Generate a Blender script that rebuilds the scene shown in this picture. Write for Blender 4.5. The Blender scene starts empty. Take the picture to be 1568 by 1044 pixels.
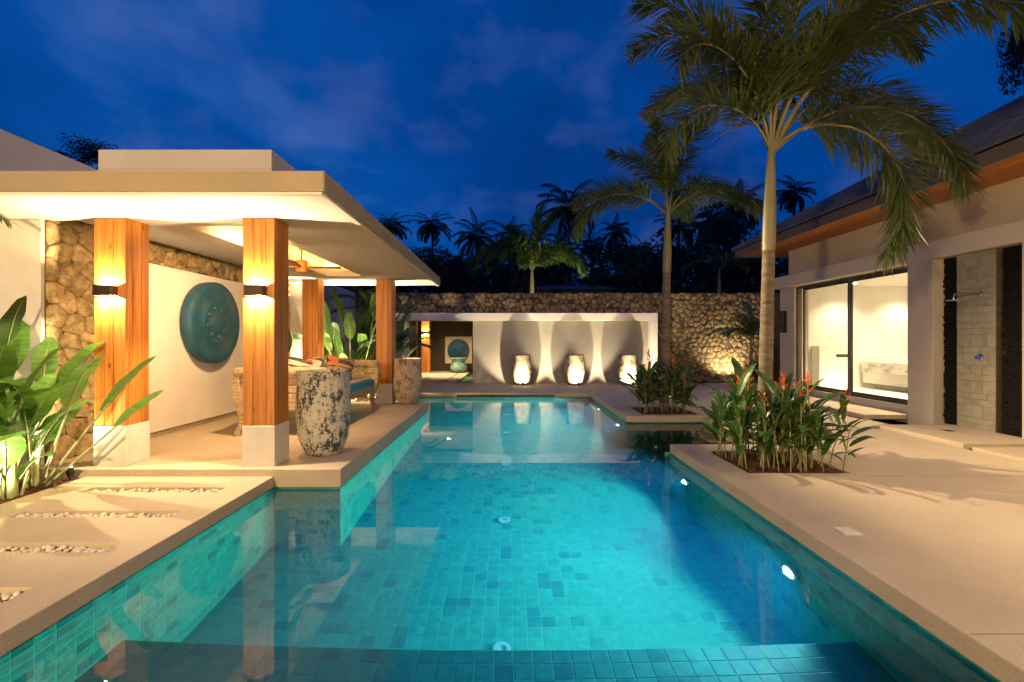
import bpy, bmesh, math, random
from math import sin, cos, pi, radians as R
from mathutils import Vector, Matrix, Euler

# ------------------------------------------------------------------ camera, sky, exposure
SC = bpy.context.scene
COL = SC.collection
F, CX, CY, CZ = 732.0, 779.0, 522.0, 1.474      # focal length and horizon of the 1568 px photograph
cam_d = bpy.data.cameras.new('camera'); cam = bpy.data.objects.new('camera', cam_d); COL.objects.link(cam)
cam.location = (0, 0, CZ); cam.rotation_euler = (R(90), 0, 0)
cam_d.sensor_width = 36; cam_d.lens = 36 * F / 1568; cam_d.shift_x = 5 / 1568
cam_d.clip_start = 0.05; cam_d.clip_end = 500
SC.camera = cam

W = bpy.data.worlds.new('World'); SC.world = W; W.use_nodes = True
def build_sky():
    nt = W.node_tree; nt.nodes.clear(); N = nt.nodes.new; L = nt.links.new
    out = N('ShaderNodeOutputWorld'); bg = N('ShaderNodeBackground'); tc = N('ShaderNodeTexCoord')
    mp = N('ShaderNodeMapping'); mp.inputs['Scale'].default_value = (1.0, 1.0, 1.7); mp.inputs['Location'].default_value = (3.1, .4, .7)
    n1 = N('ShaderNodeTexNoise'); n1.inputs['Scale'].default_value = 2.1; n1.inputs['Detail'].default_value = 7; n1.inputs['Roughness'].default_value = .55
    n1.inputs['Distortion'].default_value = .35
    n2 = N('ShaderNodeTexNoise'); n2.inputs['Scale'].default_value = 6.2; n2.inputs['Detail'].default_value = 6; n2.inputs['Roughness'].default_value = .5
    L(tc.outputs['Generated'], mp.inputs['Vector']); L(mp.outputs[0], n1.inputs['Vector']); L(mp.outputs[0], n2.inputs['Vector'])
    r1 = N('ShaderNodeValToRGB'); e = r1.color_ramp.elements
    e[0].position = .30; e[0].color = (.0004, .024, .135, 1)
    e[1].position = .76; e[1].color = (.028, .098, .35, 1)
    m = e.new(.50); m.color = (.0006, .042, .225, 1)
    m = e.new(.62); m.color = (.0014, .056, .270, 1)
    L(n1.outputs['Fac'], r1.inputs['Fac'])
    r2 = N('ShaderNodeValToRGB'); e = r2.color_ramp.elements
    e[0].position = .50; e[0].color = (0, 0, 0, 1); e[1].position = .95; e[1].color = (1, 1, 1, 1)
    L(n2.outputs['Fac'], r2.inputs['Fac'])
    mx = N('ShaderNodeMix'); mx.data_type = 'RGBA'; mx.inputs['B'].default_value = (.11, .15, .36, 1)
    mul = N('ShaderNodeMath'); mul.operation = 'MULTIPLY'; mul.inputs[1].default_value = .42
    L(r2.outputs[0], mul.inputs[0]); L(mul.outputs[0], mx.inputs['Factor']); L(r1.outputs[0], mx.inputs['A'])
    L(mx.outputs['Result'], bg.inputs['Color']); bg.inputs['Strength'].default_value = 0.95
    L(bg.outputs[0], out.inputs['Surface'])
build_sky()
SC.view_settings.view_transform = 'Standard'; SC.view_settings.look = 'None'
SC.view_settings.exposure = 0.38; SC.view_settings.gamma = 1.0
SC.render.engine = 'CYCLES'
cy = SC.cycles
cy.use_denoising = True
cy.max_bounces = 6; cy.diffuse_bounces = 3; cy.glossy_bounces = 3; cy.transmission_bounces = 6; cy.volume_bounces = 0
cy.transparent_max_bounces = 8; cy.caustics_reflective = False; cy.caustics_refractive = False
cy.sample_clamp_indirect = 3.0; cy.use_light_tree = True
cy.use_adaptive_sampling = True; cy.adaptive_threshold = .015

# ------------------------------------------------------------------ helpers
rnd = random.Random(7)
def at(px, py, Y): return Vector(((px - CX) / F * Y, Y, CZ - (py - CY) / F * Y))

class MB:
    """collects faces; build() links them as one mesh object"""
    def __init__(s): s.v = []; s.f = []; s.m = []; s.sm = []
    def face(s, pts, mi=0, smooth=False):
        n = len(s.v); s.v += [tuple(p) for p in pts]; s.f.append(tuple(range(n, n + len(pts)))); s.m.append(mi); s.sm.append(smooth)
    def mesh(s, pts, faces, mi=0, smooth=False):
        n = len(s.v); s.v += [tuple(p) for p in pts]
        for f in faces: s.f.append(tuple(i + n for i in f)); s.m.append(mi); s.sm.append(smooth)
    def box(s, x0, x1, y0, y1, z0, z1, mi=0):
        p = [(x0,y0,z0),(x1,y0,z0),(x1,y1,z0),(x0,y1,z0),(x0,y0,z1),(x1,y0,z1),(x1,y1,z1),(x0,y1,z1)]
        s.mesh(p, [(3,2,1,0),(4,5,6,7),(0,1,5,4),(1,2,6,5),(2,3,7,6),(3,0,4,7)], mi)
    def tube(s, pts, rad, n=8, mi=0, caps=True):
        pts = [Vector(p) for p in pts]; k = len(pts)
        if not hasattr(rad, '__len__'): rad = [rad] * k
        V = []; ref = Vector((0, 0, 1))
        t0 = (pts[1] - pts[0]).normalized()
        if abs(t0.dot(ref)) > .9: ref = Vector((1, 0, 0))
        a = t0.cross(ref).normalized()
        for i, p in enumerate(pts):
            t = (pts[min(i + 1, k - 1)] - pts[max(i - 1, 0)]).normalized()
            a = (a - t * a.dot(t)).normalized(); b = t.cross(a)
            V += [p + (a * cos(2 * pi * j / n) + b * sin(2 * pi * j / n)) * rad[i] for j in range(n)]
        Fc = [(i*n+j, i*n+(j+1) % n, (i+1)*n+(j+1) % n, (i+1)*n+j) for i in range(k - 1) for j in range(n)]
        s.mesh(V, Fc, mi, True)
        if caps:
            s.face(V[:n][::-1], mi); s.face(V[-n:], mi)
    def lathe(s, prof, n=32, c=(0, 0, 0), axis='z', mi=0, jitter=None):
        V = []
        for (r, z) in prof:
            for j in range(n):
                a = 2 * pi * j / n; x, y = r * cos(a), r * sin(a)
                V.append((c[0]+x, c[1]+y, c[2]+z) if axis == 'z' else (c[0]+z, c[1]+x, c[2]+y))
        k = len(prof)
        Fc = [(i*n+j, i*n+(j+1) % n, (i+1)*n+(j+1) % n, (i+1)*n+j) for i in range(k - 1) for j in range(n)]
        s.mesh(V, Fc, mi, True)
    def data(s, name, mats, bevel=None):
        me = bpy.data.meshes.new(name); me.from_pydata(s.v, [], s.f)
        for m in (mats if isinstance(mats, (list, tuple)) else [mats]): me.materials.append(m)
        me.polygons.foreach_set('material_index', s.m); me.polygons.foreach_set('use_smooth', s.sm)
        me.update(); return me
    def build(s, name, mats, parent=None, loc=(0, 0, 0), rot=(0, 0, 0), bevel=0, **tags):
        o = link(name, s.data(name, mats), parent, loc, rot); tag(o, **tags)
        if bevel:
            bm = bmesh.new(); bm.from_mesh(o.data); bmesh.ops.remove_doubles(bm, verts=bm.verts, dist=1e-5); bm.to_mesh(o.data); bm.free()
            b = o.modifiers.new('edge', 'BEVEL'); b.width = bevel; b.segments = 2; b.limit_method = 'ANGLE'; b.angle_limit = R(40)
        return o
def link(name, data, parent=None, loc=(0, 0, 0), rot=(0, 0, 0), scale=(1, 1, 1)):
    o = bpy.data.objects.new(name, data); COL.objects.link(o); o.parent = parent
    o.location = loc; o.rotation_euler = rot; o.scale = scale; return o
def tag(o, label=None, cat=None, group=None, kind=None):
    if label: o['label'] = label
    if cat: o['category'] = cat
    if group: o['group'] = group
    if kind: o['kind'] = kind
    return o
def thing(name, label, cat, loc=(0, 0, 0), rot=(0, 0, 0), group=None):
    return tag(link(name, None, None, loc, rot), label, cat, group)
def part(name, mats, parent, *boxes, bevel=0, **tags):
    m = MB()
    for b in boxes: m.box(*b)
    return m.build(name, mats, parent, bevel=bevel, **tags)
def slab(xs, ys, pred, z0, z1):
    """cells of a grid where pred holds, as one closed slab"""
    idx = {}; v = []; f = []
    def vid(i, j, t):
        k = (i, j, t)
        if k not in idx: idx[k] = len(v); v.append((xs[i], ys[j], z1 if t else z0))
        return idx[k]
    nx, ny = len(xs) - 1, len(ys) - 1
    ins = lambda i, j: 0 <= i < nx and 0 <= j < ny and pred((xs[i]+xs[i+1])/2, (ys[j]+ys[j+1])/2)
    for i in range(nx):
        for j in range(ny):
            if not ins(i, j): continue
            f.append((vid(i,j,1), vid(i+1,j,1), vid(i+1,j+1,1), vid(i,j+1,1)))
            f.append((vid(i,j+1,0), vid(i+1,j+1,0), vid(i+1,j,0), vid(i,j,0)))
            if not ins(i-1, j): f.append((vid(i,j+1,0), vid(i,j,0), vid(i,j,1), vid(i,j+1,1)))
            if not ins(i+1, j): f.append((vid(i+1,j,0), vid(i+1,j+1,0), vid(i+1,j+1,1), vid(i+1,j,1)))
            if not ins(i, j-1): f.append((vid(i,j,0), vid(i+1,j,0), vid(i+1,j,1), vid(i,j,1)))
            if not ins(i, j+1): f.append((vid(i+1,j+1,0), vid(i,j+1,0), vid(i,j+1,1), vid(i+1,j+1,1)))
    m = MB(); m.mesh(v, f); return m
def inr(x, y, r): return r[0] < x < r[1] and r[2] < y < r[3]

# ------------------------------------------------------------------ materials
MAT = {}
def nodes(name):
    m = bpy.data.materials.new(name); m.use_nodes = True; nt = m.node_tree; nt.nodes.clear()
    out = nt.nodes.new('ShaderNodeOutputMaterial'); MAT[name] = m
    return m, nt, nt.nodes.new, nt.links.new, out
def ramp(N, pts):
    r = N('ShaderNodeValToRGB'); e = r.color_ramp.elements
    e[0].position, e[0].color = pts[0][0], (*pts[0][1], 1); e[1].position, e[1].color = pts[-1][0], (*pts[-1][1], 1)
    for p, c in pts[1:-1]: x = e.new(p); x.color = (*c, 1)
    return r
def pbr(name, stops, rough=.6, scale=6.0, detail=6, stretch=(1, 1, 1), bump=0, bscale=None, metal=0, spec=.5, obj=False,
        vary=0.0, transl=0.0, speck=None, knots=None, coat=0.0, brough=.6):
    """noise-coloured principled surface. stops: colour ramp of the noise; vary: brightness change per object; speck: (scale, colour, share)"""
    m, nt, N, L, out = nodes(name)
    b = N('ShaderNodeBsdfPrincipled'); b.inputs['Roughness'].default_value = rough; b.inputs['Metallic'].default_value = metal
    b.inputs['Specular IOR Level'].default_value = spec; b.inputs['Coat Weight'].default_value = coat
    if obj: src = N('ShaderNodeTexCoord').outputs['Object']
    else: src = N('ShaderNodeNewGeometry').outputs['Position']
    mp = N('ShaderNodeMapping'); mp.inputs['Scale'].default_value = stretch; L(src, mp.inputs['Vector'])
    oi = N('ShaderNodeObjectInfo')
    if obj or vary:
        ad = N('ShaderNodeVectorMath'); ad.operation = 'ADD'
        sc = N('ShaderNodeMath'); sc.operation = 'MULTIPLY'; sc.inputs[1].default_value = 37.0; L(oi.outputs['Random'], sc.inputs[0])
        L(mp.outputs[0], ad.inputs[0]); L(sc.outputs[0], ad.inputs[1]); vec = ad.outputs[0]
    else: vec = mp.outputs[0]
    n = N('ShaderNodeTexNoise'); n.inputs['Scale'].default_value = scale; n.inputs['Detail'].default_value = detail; n.inputs['Roughness'].default_value = brough
    L(vec, n.inputs['Vector'])
    r = ramp(N, stops); L(n.outputs['Fac'], r.inputs['Fac']); col = r.outputs[0]
    if speck:
        v = N('ShaderNodeTexVoronoi'); v.inputs['Scale'].default_value = speck[0]; L(vec, v.inputs['Vector'])
        sp = N('ShaderNodeSeparateColor'); L(v.outputs['Color'], sp.inputs[0])
        lt = N('ShaderNodeMath'); lt.operation = 'LESS_THAN'; lt.inputs[1].default_value = speck[2]; L(sp.outputs[0], lt.inputs[0])
        mx = N('ShaderNodeMix'); mx.data_type = 'RGBA'; mx.inputs['B'].default_value = (*speck[1], 1); L(lt.outputs[0], mx.inputs['Factor']); L(col, mx.inputs['A'])
        col = mx.outputs['Result']
    if knots:
        kp = N('ShaderNodeMapping'); kp.inputs['Scale'].default_value = knots; L(src, kp.inputs['Vector'])
        kv = N('ShaderNodeTexVoronoi'); kv.inputs['Scale'].default_value = 1.0; L(kp.outputs[0], kv.inputs['Vector'])
        kr = ramp(N, [(.0, (.16, .14, .12)), (.045, (.35, .30, .26)), (.075, (.78, .74, .70)), (.13, (1, 1, 1))]); L(kv.outputs['Distance'], kr.inputs[0])
        km = N('ShaderNodeMix'); km.data_type = 'RGBA'; km.blend_type = 'MULTIPLY'; km.inputs['Factor'].default_value = 1; L(col, km.inputs['A']); L(kr.outputs[0], km.inputs['B']); col = km.outputs['Result']
    if vary:
        h = N('ShaderNodeHueSaturation'); mr = N('ShaderNodeMapRange'); mr.inputs['To Min'].default_value = 1 - vary; mr.inputs['To Max'].default_value = 1 + vary
        L(oi.outputs['Random'], mr.inputs['Value']); L(mr.outputs[0], h.inputs['Value']); L(col, h.inputs['Color']); col = h.outputs[0]
    L(col, b.inputs['Base Color'])
    if bump:
        n2 = N('ShaderNodeTexNoise'); n2.inputs['Scale'].default_value = bscale or scale * 4; n2.inputs['Detail'].default_value = 6; L(vec, n2.inputs['Vector'])
        bp = N('ShaderNodeBump'); bp.inputs['Strength'].default_value = bump; bp.inputs['Distance'].default_value = .02
        L(n2.outputs['Fac'], bp.inputs['Height']); L(bp.outputs[0], b.inputs['Normal'])
    sh = b.outputs[0]
    if transl:
        t = N('ShaderNodeBsdfTranslucent'); L(col, t.inputs['Color']); mx = N('ShaderNodeMixShader'); mx.inputs[0].default_value = transl
        L(sh, mx.inputs[1]); L(t.outputs[0], mx.inputs[2]); sh = mx.outputs[0]
    L(sh, out.inputs['Surface']); return m
def emit(name, color, strength):
    m, nt, N, L, out = nodes(name); e = N('ShaderNodeEmission'); e.inputs[0].default_value = (*color, 1); e.inputs[1].default_value = strength
    L(e.outputs[0], out.inputs['Surface']); return m

PLASTER = pbr('white_plaster', [(.3, (.74, .71, .65)), (.7, (.81, .785, .73))], .75, 2.2, bump=.08, bscale=60)
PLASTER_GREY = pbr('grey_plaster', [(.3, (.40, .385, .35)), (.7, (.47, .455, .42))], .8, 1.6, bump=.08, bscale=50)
PLINTH = pbr('plinth_concrete', [(.3, (.56, .53, .46)), (.7, (.68, .65, .58))], .8, 5, bump=.12, bscale=45)
FASCIA = pbr('fascia_paint', [(.3, (.31, .255, .155)), (.7, (.37, .305, .19))], .7, 2, bump=.04, bscale=50)
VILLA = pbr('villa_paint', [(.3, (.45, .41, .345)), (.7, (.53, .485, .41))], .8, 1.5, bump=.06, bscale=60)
DECK = pbr('washed_terrazzo', [(.20, (.33, .265, .19)), (.30, (.42, .345, .255)), (.42, (.48, .40, .285)), (.58, (.54, .455, .325)), (.75, (.58, .49, .355))],   .62, .9, 9, speck=(330, (.33, .28, .22), .15), bump=.2, bscale=260)
EARTH = pbr('dark_earth', [(.3, (.016, .012, .009)), (.7, (.045, .032, .022))], .95, 9, bump=.6, bscale=40)
MULCH = pbr('bark_mulch', [(.3, (.035, .014, .008)), (.5, (.09, .035, .018)), (.75, (.17, .08, .04))], .9, 30, bump=.7, bscale=60)
TEAK = pbr('teak', [(.26, (.18, .042, .006)), (.40, (.37, .125, .017)), (.55, (.48, .185, .029)), (.74, (.60, .28, .06))], .45, 3.0, 9,
           stretch=(6, 6, .32), vary=.26, bump=.10, bscale=10, coat=.05, knots=(5.5, 5.5, 2.6))
SOFFIT_WOOD = pbr('soffit_wood', [(.3, (.30, .085, .016)), (.6, (.46, .16, .034)), (.8, (.54, .22, .055))], .5, 3, 8, stretch=(9, .5, 9), vary=.2, bump=.1, bscale=10)
STONE = pbr('field_stone', [(.28, (.07, .045, .019)), (.42, (.22, .155, .07)), (.56, (.38, .285, .14)), (.72, (.52, .42, .24))], .9, 9, 12, vary=.28, bump=1.0, bscale=32, brough=.7)
MORTAR = pbr('mortar', [(.3, (.055, .04, .021)), (.7, (.10, .075, .042))], .95, 12, bump=.6, bscale=40)
BLACK = pbr('black_metal', [(.3, (.012, .011, .010)), (.7, (.022, .02, .018))], .4, 9, metal=.3)
BRONZE = pbr('bronze_box', [(.3, (.045, .026, .014)), (.7, (.075, .045, .025))], .45, 9, metal=.5)
FRAME = pbr('dark_aluminium', [(.3, (.035, .030, .025)), (.7, (.05, .043, .037))], .4, 9, metal=.4)
CHROME = pbr('chrome', [(.3, (.6, .6, .6)), (.7, (.7, .7, .7))], .15, 5, metal=1)
ROOF_TILE = pbr('roof_shingle', [(.3, (.05, .056, .075)), (.7, (.105, .115, .15))], .7, 5, vary=.2, bump=.3, bscale=30)
EAVE = pbr('eave_board', [(.3, (.085, .070, .055)), (.7, (.115, .095, .075))], .6, 4, stretch=(4, .5, 4))
SLATE = pbr('dark_slate', [(.3, (.006, .006, .006)), (.7, (.016, .015, .014))], .9, 20, spec=.1, bump=.4, bscale=60)
SAND_TILE = pbr('sandstone_tile', [(.3, (.20, .19, .145)), (.55, (.27, .255, .195)), (.75, (.32, .30, .23))], .75, 5, 8, vary=.10, bump=.3, bscale=40)
PEBBLE = pbr('pale_pebble', [(.3, (.50, .43, .32)), (.7, (.76, .70, .58))], .5, 14, bump=.1, bscale=60)
BROWN_WALL = pbr('dark_brown_wall', [(.3, (.035, .022, .012)), (.7, (.055, .036, .02))], .85, 3)
CREAM = pbr('cream_panel', [(.3, (.50, .42, .28)), (.7, (.58, .50, .35))], .8, 3)
GREY_GLASS = pbr('frosted_panel', [(.3, (.19, .22, .19)), (.7, (.27, .29, .25))], .25, 2)
OLDWOOD = pbr('weathered_wood', [(.25, (.17, .11, .055)), (.45, (.34, .25, .14)), (.62, (.50, .40, .26)), (.8, (.63, .55, .41))], .8, 7, 9, stretch=(2.2, 2.2, 6), bump=.5, bscale=24)
LINEN = pbr('grey_linen', [(.3, (.34, .32, .28)), (.7, (.42, .40, .36))], .9, 40, bump=.2, bscale=200)
TEAL_CLOTH = pbr('teal_cloth', [(.3, (.008, .20, .28)), (.7, (.012, .27, .37))], .8, 30, bump=.2, bscale=200)
COUNTER = pbr('pale_marble', [(.35, (.34, .31, .26)), (.48, (.62, .58, .50)), (.58, (.74, .70, .62)), (.7, (.50, .46, .40))], .3, 2.6, 9, stretch=(1, 1, 2.5))
TRUNK = pbr('palm_trunk', [(.3, (.07, .055, .034)), (.6, (.15, .12, .078)), (.8, (.22, .18, .12))], .85, 5, 7, stretch=(1, 1, 4), bump=.35, bscale=14)
SHAFT = pbr('palm_crownshaft', [(.3, (.13, .125, .06)), (.7, (.22, .20, .10))], .5, 2.5, stretch=(4, 4, .7))
FROND = pbr('foxtail_leaflet', [(.3, (.045, .072, .016)), (.7, (.095, .125, .032))], .45, 2.0, transl=.25, vary=.2)
RACHIS = pbr('frond_rib', [(.3, (.12, .115, .045)), (.7, (.20, .18, .08))], .55, 5)
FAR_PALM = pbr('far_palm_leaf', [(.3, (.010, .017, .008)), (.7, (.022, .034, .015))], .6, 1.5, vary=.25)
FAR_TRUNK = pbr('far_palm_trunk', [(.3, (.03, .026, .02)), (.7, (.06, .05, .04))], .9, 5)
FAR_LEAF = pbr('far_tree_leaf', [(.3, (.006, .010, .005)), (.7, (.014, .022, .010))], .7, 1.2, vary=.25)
GREEN_PALM = pbr('bright_palm_leaflet', [(.3, (.055, .12, .018)), (.7, (.11, .20, .04))], .45, 2.0, transl=.25, vary=.2)
HELI_LEAF = pbr('heliconia_leaf', [(.24, (.12, .08, .02)), (.33, (.022, .07, .010)), (.55, (.045, .115, .018)), (.8, (.10, .19, .04))], .38, 7, stretch=(7, 1.2, 1), bump=.2, bscale=12, obj=True, vary=.35, transl=.2)
HELI_STEM = pbr('heliconia_cane', [(.3, (.14, .17, .05)), (.7, (.28, .25, .10))], .5, 6, obj=True, vary=.25)
FLOWER = pbr('heliconia_flower', [(.35, (.62, .045, .012)), (.6, (.85, .16, .02)), (.8, (.95, .36, .05))], .4, 9, obj=True, vary=.15, transl=.2)
PADDLE = pbr('banana_leaf', [(.24, (.16, .11, .03)), (.32, (.06, .16, .02)), (.55, (.11, .25, .04)), (.8, (.18, .34, .07))], .38, 3.4, stretch=(12, 1.4, 1), bump=.25, bscale=6, obj=True, vary=.35, transl=.3)
DARK_PADDLE = pbr('dark_paddle_leaf', [(.25, (.08, .06, .02)), (.33, (.02, .06, .012)), (.7, (.05, .11, .025))], .38, 3.4, stretch=(12, 1.4, 1), bump=.25, bscale=6, obj=True, vary=.3, transl=.2)
PSTEM = pbr('banana_stalk', [(.3, (.17, .22, .08)), (.7, (.36, .38, .18))], .5, 6, stretch=(4, 4, .6), obj=True, vary=.2)
DISC = pbr('white_plastic', [(.3, (.75, .78, .78)), (.7, (.8, .82, .82))], .4, 5)

def mat_tile(name, base, dark, light, grout=False):
    m, nt, N, L, out = nodes(name)
    b = N('ShaderNodeBsdfPrincipled'); b.inputs['Roughness'].default_value = .45
    g = N('ShaderNodeNewGeometry'); oi = N('ShaderNodeObjectInfo')
    a = N('ShaderNodeMath'); a.operation = 'ADD'; L(g.outputs['Random Per Island'], a.inputs[0]); L(oi.outputs['Random'], a.inputs[1])
    fr = N('ShaderNodeMath'); fr.operation = 'FRACT'; L(a.outputs[0], fr.inputs[0])
    r = ramp(N, [(0, dark), (.10, dark), (.14, base), (.62, base), (1, light)]); L(fr.outputs[0], r.inputs[0])
    n = N('ShaderNodeTexNoise'); n.inputs['Scale'].default_value = 14; n.inputs['Detail'].default_value = 6; L(g.outputs['Position'], n.inputs['Vector'])
    h = N('ShaderNodeHueSaturation'); mr = N('ShaderNodeMapRange'); mr.inputs['From Min'].default_value = .3; mr.inputs['From Max'].default_value = .7
    mr.inputs['To Min'].default_value = .72; mr.inputs['To Max'].default_value = 1.25; L(n.outputs['Fac'], mr.inputs['Value']); L(mr.outputs[0], h.inputs['Value'])
    L(r.outputs[0], h.inputs['Color']); L(h.outputs[0], b.inputs['Base Color']); L(b.outputs[0], out.inputs['Surface']); return m
TILE = mat_tile('green_pool_stone', (.032, .215, .155), (.017, .125, .098), (.046, .26, .19))
GROUT = pbr('pool_grout', [(.3, (.09, .31, .265)), (.7, (.12, .36, .31))], .8, 8)

def mat_water():
    m, nt, N, L, out = nodes('pool_water')
    g = N('ShaderNodeBsdfGlass'); g.inputs['IOR'].default_value = 1.333; g.inputs['Roughness'].default_value = 0
    n = N('ShaderNodeTexNoise'); n.inputs['Scale'].default_value = 1.6; n.inputs['Detail'].default_value = 2
    p = N('ShaderNodeNewGeometry'); L(p.outputs['Position'], n.inputs['Vector'])
    b = N('ShaderNodeBump'); b.inputs['Strength'].default_value = .012; b.inputs['Distance'].default_value = .02; L(n.outputs['Fac'], b.inputs['Height']); L(b.outputs[0], g.inputs['Normal'])
    s = N('ShaderNodeVolumeScatter'); s.inputs['Color'].default_value = (.02, .46, 1, 1); s.inputs['Density'].default_value = .13; s.inputs['Anisotropy'].default_value = .0
    a = N('ShaderNodeVolumeAbsorption'); a.inputs['Color'].default_value = (.0, .84, 1.0, 1); a.inputs['Density'].default_value = .20
    ad = N('ShaderNodeAddShader'); L(s.outputs[0], ad.inputs[0]); L(a.outputs[0], ad.inputs[1])
    L(g.outputs[0], out.inputs['Surface']); L(ad.outputs[0], out.inputs['Volume']); return m
WATER = mat_water()
def mat_pane():
    m, nt, N, L, out = nodes('clear_pane')
    t = N('ShaderNodeBsdfTransparent'); t.inputs[0].default_value = (.93, .95, .93, 1); g = N('ShaderNodeBsdfGlossy'); g.inputs['Roughness'].default_value = .01
    f = N('ShaderNodeFresnel'); f.inputs['IOR'].default_value = 1.5; mx = N('ShaderNodeMixShader')
    L(f.outputs[0], mx.inputs[0]); L(t.outputs[0], mx.inputs[1]); L(g.outputs[0], mx.inputs[2]); L(mx.outputs[0], out.inputs['Surface']); return m
PANE = mat_pane()
def mat_pot(name, glaze, dark, cover, scale=1.0):
    """pitted, crusty glaze: pale over a dark body, running into drips towards the foot"""
    m, nt, N, L, out = nodes(name)
    b = N('ShaderNodeBsdfPrincipled'); b.inputs['Roughness'].default_value = .7
    tc = N('ShaderNodeTexCoord'); oi = N('ShaderNodeObjectInfo'); ad = N('ShaderNodeVectorMath'); ad.operation = 'ADD'
    L(tc.outputs['Object'], ad.inputs[0]); L(oi.outputs['Location'], ad.inputs[1])
    mp = N('ShaderNodeMapping'); mp.inputs['Scale'].default_value = (1, 1, .32); L(ad.outputs[0], mp.inputs['Vector'])
    n1 = N('ShaderNodeTexNoise'); n1.inputs['Scale'].default_value = 22 * scale; n1.inputs['Detail'].default_value = 9; n1.inputs['Roughness'].default_value = .68; L(mp.outputs[0], n1.inputs['Vector'])
    n2 = N('ShaderNodeTexNoise'); n2.inputs['Scale'].default_value = 5 * scale; n2.inputs['Detail'].default_value = 5; L(ad.outputs[0], n2.inputs['Vector'])
    v = N('ShaderNodeTexVoronoi'); v.inputs['Scale'].default_value = 34 * scale; L(ad.outputs[0], v.inputs['Vector'])
    mx = N('ShaderNodeMath'); mx.operation = 'MULTIPLY_ADD'; mx.inputs[1].default_value = .6; L(n1.outputs['Fac'], mx.inputs[0])
    m2 = N('ShaderNodeMath'); m2.operation = 'MULTIPLY'; m2.inputs[1].default_value = .55; L(n2.outputs['Fac'], m2.inputs[0]); L(m2.outputs[0], mx.inputs[2])
    pit = N('ShaderNodeMath'); pit.operation = 'MULTIPLY_ADD'; pit.inputs[1].default_value = .22; L(v.outputs['Distance'], pit.inputs[0]); L(mx.outputs[0], pit.inputs[2])
    r = ramp(N, [(cover - .05, dark), (cover, tuple((a + c) / 2 for a, c in zip(dark, glaze))), (cover + .05, glaze), (cover + .25, tuple(min(1, c * 1.25) for c in glaze))])
    L(pit.outputs[0], r.inputs[0]); L(r.outputs[0], b.inputs['Base Color'])
    bp = N('ShaderNodeBump'); bp.inputs['Strength'].default_value = .6; bp.inputs['Distance'].default_value = .02; L(pit.outputs[0], bp.inputs['Height']); L(bp.outputs[0], b.inputs['Normal'])
    L(b.outputs[0], out.inputs['Surface']); return m
POT_A = mat_pot('crusted_glaze', (.42, .40, .34), (.030, .026, .020), .645)
POT_B = mat_pot('pitted_terracotta', (.46, .39, .30), (.12, .065, .035), .625, 1.4)
POT_C = mat_pot('pale_crust', (.27, .235, .17), (.04, .03, .018), .63)
URN = mat_pot('verdigris_urn', (.16, .30, .26), (.03, .08, .07), .58)
def mat_gong():
    m, nt, N, L, out = nodes('verdigris_gong')
    b = N('ShaderNodeBsdfPrincipled'); b.inputs['Roughness'].default_value = .6; b.inputs['Metallic'].default_value = .15
    tc = N('ShaderNodeTexCoord'); n = N('ShaderNodeTexNoise'); n.inputs['Scale'].default_value = 3.5; n.inputs['Detail'].default_value = 9; n.inputs['Roughness'].default_value = .65
    L(tc.outputs['Object'], n.inputs['Vector'])
    r = ramp(N, [(.28, (.005, .040, .055)), (.42, (.008, .068, .105)), (.52, (.009, .085, .17)), (.60, (.034, .085, .11)), (.68, (.085, .080, .085)), (.76, (.13, .070, .060))])
    L(n.outputs['Fac'], r.inputs[0]); L(r.outputs[0], b.inputs['Base Color'])
    n2 = N('ShaderNodeTexNoise'); n2.inputs['Scale'].default_value = 30; L(tc.outputs['Object'], n2.inputs['Vector'])
    bp = N('ShaderNodeBump'); bp.inputs['Strength'].default_value = .25; bp.inputs['Distance'].default_value = .02; L(n2.outputs['Fac'], bp.inputs['Height']); L(bp.outputs[0], b.inputs['Normal'])
    L(b.outputs[0], out.inputs['Surface']); return m
GONG = mat_gong()
def mat_print(name, seed, ground=(.52, .44, .32)):
    """leaf print cushion cloth"""
    m, nt, N, L, out = nodes(name)
    b = N('ShaderNodeBsdfPrincipled'); b.inputs['Roughness'].default_value = .9
    tc = N('ShaderNodeTexCoord'); mp = N('ShaderNodeMapping'); mp.inputs['Location'].default_value = (seed, seed, 0); mp.inputs['Rotation'].default_value = (.3, .2, .8 + seed); mp.inputs['Scale'].default_value = (4, 14, 6)
    L(tc.outputs['Object'], mp.inputs[0])
    v = N('ShaderNodeTexVoronoi'); v.inputs['Scale'].default_value = 1.2; L(mp.outputs[0], v.inputs['Vector'])
    sp = N('ShaderNodeSeparateColor'); L(v.outputs['Color'], sp.inputs[0])
    r = ramp(N, [(0, (.03, .03, .02)), (.22, ground), (.55, ground), (.64, (.42, .10, .03)), (.76, (.06, .06, .035)), (1, (.30, .14, .05))]); r.color_ramp.interpolation = 'CONSTANT'
    L(sp.outputs[0], r.inputs[0]); L(r.outputs[0], b.inputs['Base Color']); L(b.outputs[0], out.inputs['Surface']); return m

WARM = (1.0, .70, .38); SOFT = (1.0, .76, .47); GOLD = (1.0, .50, .12)
GLOW = emit('lamp_glass', (1, .80, .52), 60); STRIP = emit('led_strip', (1.0, .52, .15), 130); POOL_GLOW = emit('pool_lamp_glass', (.45, .85, 1), 9)

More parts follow.
